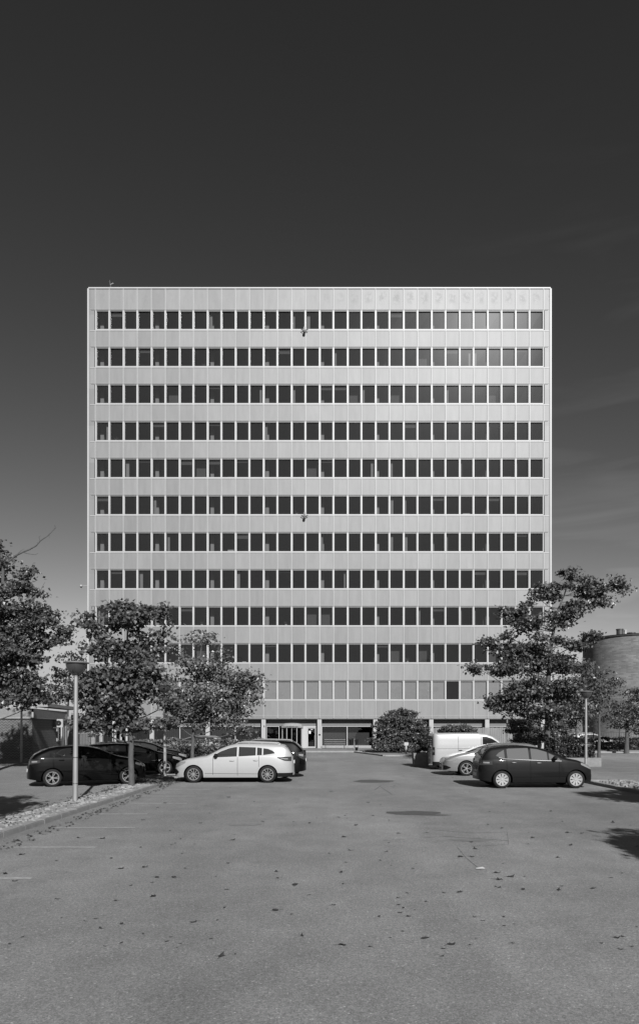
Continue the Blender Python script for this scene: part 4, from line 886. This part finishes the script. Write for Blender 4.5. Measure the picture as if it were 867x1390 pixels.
# ------------------------------------------------------------------ trees and shrubs
def leaf_faces(V, Fc, rnd, c, size, up=.55):
    n_ = Vector((rnd.gauss(0, 1), rnd.gauss(0, 1)-.25, rnd.gauss(0, 1)+up*2)).normalized()
    a = Vector((rnd.gauss(0, 1), rnd.gauss(0, 1), rnd.gauss(0, 1)-.5)); u = (a-n_*a.dot(n_)).normalized(); v_ = n_.cross(u); s_ = size*rnd.uniform(.65, 1.2); k = len(V)
    for (p, q, h) in ((-.5, 0, 0), (-.15, .48, .1), (.12, .25, .02), (.52, 0, -.08), (.12, -.25, .02), (-.15, -.48, .1)):
        V.append(tuple(c+u*(p*s_)+v_*(q*s_)+n_*(h*s_)))
    Fc.append((k, k+1, k+2, k+3)); Fc.append((k, k+3, k+4, k+5))
def crown_mesh(name, lobes, D, leaf, dens, rnd, m, parent, depth=1.0, clump=.30, per=34, origin=None, up=.55, fill=1.0):
    V, Fc = [], []; cl = []
    o0 = origin or Vector((0, 0, 0))
    for (px, py, rx_, ry_, *dy) in lobes:
        c = at(px, py, D); s_ = D/FPX; r3 = Vector((rx_*s_, max(rx_, ry_)*s_*depth, ry_*s_)); off = dy[0] if dy else rnd.uniform(-.5, .5)*r3.y*.8
        c = c+Vector((0, off, 0)); vol = r3.x*r3.y*r3.z*4.19; nC = max(4, int(vol*dens*2.1))
        for i in range(nC):
            d = Vector((rnd.gauss(0, 1), rnd.gauss(0, 1), rnd.gauss(0, 1))).normalized(); q = rnd.random()**(1/2.2)
            p = c+Vector((d.x*r3.x, d.y*r3.y, d.z*r3.z))*q*fill
            cl.append(p); cr_ = clump*rnd.uniform(.6, 1.25)
            for j in range(int(per*1.5*rnd.uniform(.5, 1.3))):
                g = Vector((rnd.gauss(0, .55), rnd.gauss(0, .55), rnd.gauss(0, .26)))*cr_; leaf_faces(V, Fc, rnd, p+g-o0, leaf, up)
    me = bpy.data.meshes.new(name); me.from_pydata(V, [], Fc); me.materials.append(m); me.update()
    o = bpy.data.objects.new(name, me); COL.objects.link(o); o.parent = parent; return o, cl
def tree(label, trunk_px, D, lobes, leaf=.13, dens=9, m='leaf', bark='bark', r0=.11, seed=1, name='maple_tree', group=None, clump=.30, per=34, up=.55, depth=1.0, twigs=1.0, grow=1.0):
    lobes = [(l[0], l[1], l[2]*grow, l[3]*grow, *l[4:]) for l in lobes]; rnd = random.Random(seed); base = at(trunk_px[0][0], trunk_px[0][1], D); base.z = 0
    e = empty(name, base, label=label, cat='tree', group=group); pts = [at(px, py, D) for px, py in trunk_px]; pts[0].z = -.1
    fine = []
    for i in range(len(pts)-1):
        for k in range(4): fine.append(pts[i].lerp(pts[i+1], k/4)+Vector((rnd.uniform(-.02, .02), rnd.uniform(-.03, .03), 0)))
    fine.append(pts[-1]); n_ = len(fine); rad = [r0*(1.15 if i == 0 else 1)*(1-.85*i/(n_-1)) for i in range(n_)]
    b = MB(); b.tube([p-base for p in fine], rad, M[bark], 12); b.build('trunk', e, smooth='full')
    _, cl = crown_mesh('crown', lobes, D, leaf, dens, rnd, M[m], e, origin=base, clump=clump, per=per, up=up, depth=depth)
    lb = MB(); nodes = []
    for (px, py, rx_, ry_, *dy) in lobes:
        c = at(px, py, D)+Vector((0, dy[0] if dy else rnd.uniform(-.4, .4), 0)); best = None
        for i, p in enumerate(fine):
            if p.z < c.z-.15 and p.z > 1.2:
                d = (p-c).length+abs((c.z-p.z)-.5*math.hypot(c.x-p.x, c.y-p.y))*.7
                if best is None or d < best[0]: best = (d, i)
        if best is None: best = (0, int(n_*.5))
        i = best[1]; p = fine[i]; mid = p.lerp(c, .5)+Vector((rnd.uniform(-.18, .18), rnd.uniform(-.2, .2), rnd.uniform(-.25, .12)))*min(1, (p-c).length*.5); rr = min(rad[i]*.6, .036)
        path_ = [p, p.lerp(mid, .5)+Vector((0, 0, -.03)), mid, mid.lerp(c, .6)+Vector((0, 0, .03)), c]
        lb.tube([q-base for q in path_], [rr, rr*.8, rr*.6, rr*.45, rr*.2], M[bark], 7); nodes += [mid, path_[3], c]
    rnd.shuffle(cl)
    for p in cl[:int(90*twigs)]:
        q = min(nodes, key=lambda w_: (w_-p).length); 
        if (q-p).length < 1.6: lb.tube([q-base, q.lerp(p, .5)-base+Vector((0, 0, .04)), p-base], [.012, .009, .004], M[bark], 4, cap=False)
    lb.build('branches', e, smooth='full')
    return e

T2 = tree('leafy maple rising from the end of the stone strip at left', [(178, 1072), (178, 1010), (177, 950), (174, 890), (172, 820)], 23.5,
    [(168, 822, 9, 9), (180, 842, 28, 18), (158, 838, 18, 16), (206, 832, 17, 11), (126, 855, 16, 11), (117, 842, 11, 9), (142, 880, 24, 15), (188, 880, 28, 18), (212, 862, 13, 18), (222, 832, 7, 9), (128, 935, 27, 20), (165, 922, 30, 24), (205, 930, 28, 24), (172, 958, 34, 18), (122, 970, 22, 14), (222, 962, 20, 16), (140, 955, 25, 16), (195, 905, 25, 12), (112, 985, 12, 7), (192, 985, 18, 8), (150, 988, 22, 7), (215, 982, 18, 8), (125, 978, 20, 8), (168, 982, 16, 7)], leaf=.155, dens=6.5, clump=.36, per=32, grow=1.12, seed=11, r0=.105)
T3 = tree('sparser young tree between the hedge and the white estate', [(261, 1049), (262, 1000), (266, 950), (268, 910), (276, 862)], 34.5,
    [(238, 880, 14, 10), (262, 866, 16, 9), (288, 868, 12, 9), (300, 890, 14, 8), (250, 900, 16, 10), (270, 908, 26, 12), (303, 918, 26, 16), (328, 930, 22, 16), (248, 940, 24, 22), (285, 950, 34, 20), (325, 955, 24, 18), (345, 918, 10, 9), (262, 972, 24, 11), (322, 984, 13, 9), (345, 940, 12, 12), (232, 960, 16, 14), (300, 970, 22, 10), (242, 985, 16, 7), (285, 985, 18, 6), (335, 992, 12, 5)], leaf=.15, dens=3.4, per=26, clump=.42, grow=1.22, m='leaf_pale', seed=12, r0=.10, name='young_tree')
T4 = tree('largest maple on the right with spreading tiers before the tower corner', [(743, 1052), (743, 985), (744, 930), (747, 880), (755, 835), (768, 800)], 38.5,
    [(774, 783, 13, 11), (798, 800, 21, 14), (834, 794, 12, 7), (846, 797, 5, 4), (817, 812, 18, 9), (752, 803, 20, 11), (727, 812, 13, 11), (783, 828, 20, 11), (700, 830, 17, 9), (713, 845, 20, 9), (722, 852, 14, 11), (757, 843, 22, 9), (760, 870, 12, 7), (688, 862, 9, 6), (802, 866, 19, 8), (776, 874, 18, 7), (661, 872, 12, 5), (684, 880, 19, 7), (716, 884, 26, 8), (735, 868, 15, 7), (645, 907, 11, 6), (672, 908, 20, 7), (705, 905, 26, 10), (742, 900, 24, 12), (778, 903, 24, 12), (684, 950, 20, 12), (672, 962, 10, 8), (716, 940, 30, 13), (765, 935, 30, 15), (738, 965, 32, 11), (700, 965, 18, 9), (788, 958, 18, 11), (727, 925, 22, 8), (800, 930, 12, 9)], leaf=.18, dens=3.6, per=38, clump=.44, grow=1.16, seed=13, r0=.21)
T1 = tree('big leafy maple cut off by the left edge of the photo', [(-10, 1064), (-12, 980), (-6, 900), (2, 830), (4, 770), (-2, 728)], 33.0,
    [(0, 765, 6, 25), (-8, 745, 9, 14), (32, 782, 14, 10), (22, 800, 22, 12), (42, 800, 10, 10), (20, 828, 34, 14), (62, 828, 13, 8), (48, 845, 26, 9), (86, 857, 11, 6), (75, 870, 14, 10), (52, 870, 28, 12), (12, 860, 30, 18), (10, 890, 40, 18), (45, 895, 20, 10), (18, 922, 38, 14), (48, 938, 20, 12), (20, 948, 34, 11), (-40, 830, 36, 50), (-40, 900, 38, 36), (55, 952, 14, 7), (3, 905, 26, 20)], leaf=.18, dens=3.6, per=38, clump=.44, grow=1.1, seed=14, r0=.2)
# the bare limb of that tree
b = MB(); base = T1.location
def limb(pl, r0, r1, D=33.0):
    pts = [at(px, py, D)-base for px, py in pl]; n_ = len(pts); b.tube(pts, [r0+(r1-r0)*i/(n_-1) for i in range(n_)], M['bark'], 7)
limb([(3, 775), (12, 762), (22, 754), (32, 749), (40, 746), (49, 741), (55, 734), (64, 728), (75, 717), (74, 713)], .05, .012); limb([(32, 750), (40, 752), (48, 753), (52, 751)], .018, .006); limb([(22, 754), (28, 748), (33, 745)], .015, .005); limb([(54, 735), (53, 729), (55, 727)], .015, .006); limb([(64, 728), (68, 727), (67, 731)], .012, .005); limb([(49, 741), (52, 737), (50, 736)], .02, .008); limb([(73, 718), (76, 716), (75, 712)], .012, .005)
limb([(50, 808), (56, 800), (61, 790)], .02, .006); limb([(5, 772), (8, 755), (8, 748)], .02, .008)
b.build('bare_branch', T1, smooth='full')
# shorter, paler or further trees
tree('pale leafy tree behind the right lamp post', [(812, 1022), (813, 970), (815, 910)], 46, [(812, 915, 20, 12), (800, 905, 14, 9), (830, 925, 20, 14), (795, 930, 16, 14), (815, 940, 26, 14), (838, 955, 20, 16), (808, 962, 22, 11), (832, 975, 22, 8), (790, 915, 10, 10)], leaf=.15, dens=1.6, per=40, clump=.45, m='leaf_pale', seed=15, name='young_tree')
tree('dense dark tree at the right edge, beyond the far pavement', [(850, 1018), (851, 990), (852, 950)], 55, [(853, 950, 14, 14), (866, 945, 10, 10), (850, 970, 24, 14), (868, 975, 18, 20), (838, 985, 16, 8), (860, 990, 20, 8), (880, 950, 18, 25)], leaf=.17, dens=1.5, per=40, clump=.5, m='leaf', seed=16, name='round_tree', r0=.2)
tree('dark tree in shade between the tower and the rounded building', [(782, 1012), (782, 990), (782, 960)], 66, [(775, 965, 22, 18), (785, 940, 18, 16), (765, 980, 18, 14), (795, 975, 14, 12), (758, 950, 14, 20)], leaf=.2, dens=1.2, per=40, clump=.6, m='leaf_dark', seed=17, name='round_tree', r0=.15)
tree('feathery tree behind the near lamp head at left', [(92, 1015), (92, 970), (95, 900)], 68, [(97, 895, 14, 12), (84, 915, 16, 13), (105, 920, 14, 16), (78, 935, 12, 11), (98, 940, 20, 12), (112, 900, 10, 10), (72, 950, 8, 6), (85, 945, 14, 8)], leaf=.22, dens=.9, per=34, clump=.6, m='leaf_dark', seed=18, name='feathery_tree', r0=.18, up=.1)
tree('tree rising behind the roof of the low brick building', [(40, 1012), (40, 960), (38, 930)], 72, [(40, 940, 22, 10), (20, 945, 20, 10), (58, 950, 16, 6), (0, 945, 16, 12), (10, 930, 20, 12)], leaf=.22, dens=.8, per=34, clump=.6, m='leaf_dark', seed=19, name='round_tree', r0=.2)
# three trees outside the frame whose shadows fall into it
tree('maple standing left of the frame beside the stone strip', [(-120, 1160), (-118, 1000), (-115, 800)], 10.4, [(-150, 720, 75, 75), (-180, 640, 60, 60), (-130, 790, 70, 45), (-210, 740, 70, 60)], leaf=.13, dens=9, seed=31, r0=.1)
tree('maple standing right of the frame, casting the shadow at the right edge', [(2050, 1500), (2050, 900), (2030, 400)], 4.6, [(2085, 470, 230, 150), (2190, 560, 230, 130), (2150, 400, 200, 120)], leaf=.13, dens=9, seed=32, r0=.12)
tree('maple standing right of the frame over the stone strip', [(1460, 1170), (1455, 900), (1450, 700)], 11.6, [(1480, 760, 150, 90), (1420, 690, 130, 90), (1560, 720, 120, 100)], leaf=.13, dens=5, seed=33, r0=.12)

def shrub(name, label, base, lobes, D, leaf, dens, m='leaf', seed=1, clump=.25, per=34, cat='shrub', up=.4, stems=5, depth=1.0, group=None):
    rnd = random.Random(seed); e = empty(name, base, label=label, cat=cat, group=group)
    crown_mesh('foliage', lobes, D, leaf, dens, rnd, M[m], e, origin=base, clump=clump, per=per, up=up, depth=depth)
    b = MB()
    for i in range(stems):
        px, py, rx_, ry_, *_ = lobes[rnd.randrange(len(lobes))]; t_ = at(px, py, D)-base; s0 = Vector((t_.x*.5+rnd.uniform(-.1, .1), rnd.uniform(-.2, .2), 0)); b.tube([s0, s0.lerp(t_, .6)+Vector((0, 0, .1)), t_], [.03, .02, .008], M['bark'], 5)
    b.build('stems', e); return e
bs = at(543, 1020, 55.5); bs.z = .05
shrub('broad_shrub', 'broad dark clipped shrub in front of the ground floor windows', bs, [(520, 992, 16, 14), (516, 1010, 15, 12), (540, 1000, 20, 18), (558, 990, 18, 18), (566, 1008, 14, 14), (535, 976, 18, 9), (552, 970, 16, 7), (532, 966, 6, 5), (545, 965, 8, 4), (574, 990, 10, 10), (541, 1016, 20, 8)], 55.5, .13, 16, m='leaf', seed=41, clump=.26, per=30, depth=.8)
pb = Vector((gx(572, 36.8), 37.2, .62)); shrub('potted_shrub', 'dark leafy shrub growing in the square concrete planter', pb, [(572, 1012, 8, 10), (568, 1018, 7, 6), (577, 1008, 7, 8), (580, 1017, 6, 7), (585, 1000, 5, 6)], 37.2, .10, 60, m='leaf_dark', seed=42, clump=.16, per=24)
def hedge(name, label, x0, x1, y0, y1, z0, zt, leaf, nper, m, seed):
    rnd = random.Random(seed); e = empty(name, ((x0+x1)/2, (y0+y1)/2, z0), label=label, cat='hedge'); o0 = e.location; V, Fc = [], []
    n_ = int((x1-x0)*nper)
    for i in range(n_):
        x = rnd.uniform(x0, x1); top = zt(x)
        if rnd.random() < .65: y = y0+abs(rnd.gauss(0, .18)); z = rnd.uniform(z0, top)
        else: y = rnd.uniform(y0, y1); z = top-abs(rnd.gauss(0, .10))
        k = .10*mnoise.noise(Vector((x*2.2, y*2, z*2.2))); y -= k; z += k
        if mnoise.noise(Vector((x*4, y*3, z*4+seed))) < -.28: continue
        leaf_faces(V, Fc, rnd, Vector((x, y, z))-o0, leaf, .3)
    me = bpy.data.meshes.new('foliage'); me.from_pydata(V, [], Fc); me.materials.append(M[m]); o = bpy.data.objects.new('foliage', me); COL.objects.link(o); o.parent = e
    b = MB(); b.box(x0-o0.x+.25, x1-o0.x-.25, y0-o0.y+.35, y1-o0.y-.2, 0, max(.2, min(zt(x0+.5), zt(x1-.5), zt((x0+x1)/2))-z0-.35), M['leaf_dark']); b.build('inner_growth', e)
    x = x0+.4; b = MB()
    while x < x1-.3: b.tube([(x-o0.x, 0, 0), (x-o0.x+.05, 0, .5)], .02, M['bark'], 4); x += .7
    b.build('stems', e); return e
hedge('hedge', 'long leafy hedge behind the white estate and black cars', -11.8, -2.6, 44.5, 46.0, 0, lambda x: 1.25+.22*mnoise.noise(Vector((x*.9, 0, 0)))+.12*mnoise.noise(Vector((x*3, 1, 0))), .13, 900, 'leaf_pale', 51)
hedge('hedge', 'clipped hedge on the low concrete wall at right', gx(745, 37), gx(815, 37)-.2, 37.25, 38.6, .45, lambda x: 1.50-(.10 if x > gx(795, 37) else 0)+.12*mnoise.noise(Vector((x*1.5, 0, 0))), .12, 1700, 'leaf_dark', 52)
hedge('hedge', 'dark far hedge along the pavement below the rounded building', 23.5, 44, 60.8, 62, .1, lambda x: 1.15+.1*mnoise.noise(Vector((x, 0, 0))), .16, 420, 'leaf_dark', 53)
bs = at(722, 1010, 45); bs.z = 0
shrub('loose_shrub', 'loose pale leafed shrub behind the roof of the dark hatchback', bs, [(700, 990, 14, 11), (718, 985, 16, 10), (738, 994, 12, 9), (708, 1003, 16, 8), (728, 1004, 16, 8)], 45, .12, 14, m='leaf_pale', seed=61)
bs = at(758, 1010, 43); bs.z = 0
shrub('loose_shrub', 'loose pale leafed shrub right of the big maple trunk, above the clipped hedge', bs, [(757, 990, 12, 10), (768, 996, 10, 8), (750, 1000, 9, 8), (764, 984, 6, 5)], 43, .12, 18, m='leaf_pale', seed=62)
bs = at(620, 1000, 54.5); bs.z = 0
shrub('climbing_shrub', 'leafy growth hanging over the board fence behind the van', bs, [(612, 990, 12, 5), (628, 989, 14, 5), (604, 996, 8, 6), (640, 993, 8, 4)], 55.5, .12, 30, m='leaf', seed=63)
bs = at(843, 1012, 57); bs.z = .1
shrub('low_shrub', 'small low shrub beside the pale leaning trunk at far right', bs, [(843, 1013, 8, 4), (856, 1014, 8, 4), (832, 1014, 6, 3)], 57, .12, 20, m='leaf_pale', seed=64)
b = MB(); b.tube([at(848, 1018, 57)*1, at(850, 1008, 57), at(853, 998, 57)], [.16, .12, .09], M['bark_pale'], 8); tag(b.build('tree_stump'), 'pale leaning trunk stump by the far pavement at right', 'tree stump')

# litter: leaves blown over the asphalt
def leaf_mesh(seed):
    rnd = random.Random(seed); b = MB(); n_ = 9; c = (0, 0, .018)
    ring = []
    for k in range(n_):
        a_ = 2*math.pi*k/n_; r_ = .062*(1 if k % 2 else .72)*rnd.uniform(.7, 1.2); ring.append((math.cos(a_)*r_, math.sin(a_)*r_*.7, .006+abs(rnd.gauss(0, .02))))
    for k in range(n_): b.face([c, ring[k], ring[(k+1) % n_]], M['dead_leaf'])
    b.tube([c, (.09, .05, .012)], .003, M['dead_leaf'], 4)
    return b
protos = [leaf_mesh(s_) for s_ in range(6)]; lo_ = []
rnd = random.Random(5)
known = [(30, 1161), (151, 1166), (106, 1138), (139, 1139), (191, 1151), (164, 1180), (197, 1178), (236, 1192), (213, 1192), (208, 1218), (165, 1255), (136, 1261), (224, 1091), (214, 1097), (194, 1114), (316, 1141), (357, 1116), (272, 1118), (310, 1083), (375, 1184), (401, 1202), (410, 1271), (374, 1237), (262, 1253), (420, 1118), (449, 1075), (624, 1212), (475, 1155), (524, 1157), (463, 1185), (577, 1275), (554, 1245), (543, 1240), (645, 1153), (625, 1164), (641, 1164), (675, 1186), (677, 1195), (710, 1208), (758, 1209), (770, 1131), (774, 1148), (790, 1132), (757, 1165), (805, 1207), (837, 1274), (723, 1138), (747, 1102), (763, 1116), (681, 1125), (640, 1144), (693, 1191), (540, 1132), (662, 1120), (468, 1108), (483, 1121), (459, 1110), (832, 1117), (467, 1137), (500, 1090), (506, 1108), (7, 1187), (20, 1197), (300, 1299), (464, 1284), (612, 1283)]
for i in range(150):
    px = rnd.uniform(-20, 880); py = 1050+rnd.random()**1.3*250; D = FPX*EYE/(py-HY)
    if gx(px, D) < mxl(D)-.2 and D < 25: continue
    known.append((px, py))
for i, (px, py) in enumerate(known):
    D = FPX*EYE/(py-HY); sc = (rnd.uniform(.6, 1.0) if i < 66 else rnd.uniform(.3, .55))*(.8 if py > 1230 else 1)
    if i < 6: o = protos[i].build('fallen_leaf')
    else:
        o = lo_[i % 6].copy(); COL.objects.link(o)
    lo_.append(o); o.location = (gx(px, D), D, .003); o.rotation_euler = (0, 0, rnd.uniform(0, 6.3)); o.scale = (sc*1.15, sc*.9, sc*.6)
    tag(o, 'dark curled dead leaf lying on the open asphalt', 'leaf', 'dead leaves scattered over the asphalt')
# leaf litter heaped in the strip and beds, fine debris: nobody could count it
V, Fc = [], []; rl = random.Random(9)
for (x0, x1, y0, y1, n_) in ((-7.0, -6.2, 9, 24, 500), (-7, -5.2, 24.4, 35, 1500), (-5.6, -5.2, 8, 25, 260), (10.2, 11.4, 16, 26, 250), (-20, -12, 38, 45, 500)):
    for i in range(n_): x, y = rl.uniform(x0, x1), rl.uniform(y0, y1); leaf_faces(V, Fc, rl, Vector((x, y, .02 if (x > -5.6 or y > 24.3) and x < 10 else .11)), .07, 2.5)
me = bpy.data.meshes.new('leaf_litter'); me.from_pydata(V, [], Fc); me.materials.append(M['dead_leaf']); o = bpy.data.objects.new('leaf_litter', me); COL.objects.link(o); tag(o, 'dead leaf litter gathered in the strips and along the kerbs', 'leaf litter', kind='stuff')
b = MB(); D = FPX*EYE/(1180.5-HY); x = gx(651, D); b.face([(x-.06, D-.03, .012), (x+.07, D-.04, .02), (x+.05, D+.04, .03), (x-.05, D+.03, .015)], M['paper']); tag(b.build('scrap_of_paper'), 'small white scrap of paper on the asphalt in the foreground', 'litter')
# dark ground before the brick building: its shade put into the soil colour
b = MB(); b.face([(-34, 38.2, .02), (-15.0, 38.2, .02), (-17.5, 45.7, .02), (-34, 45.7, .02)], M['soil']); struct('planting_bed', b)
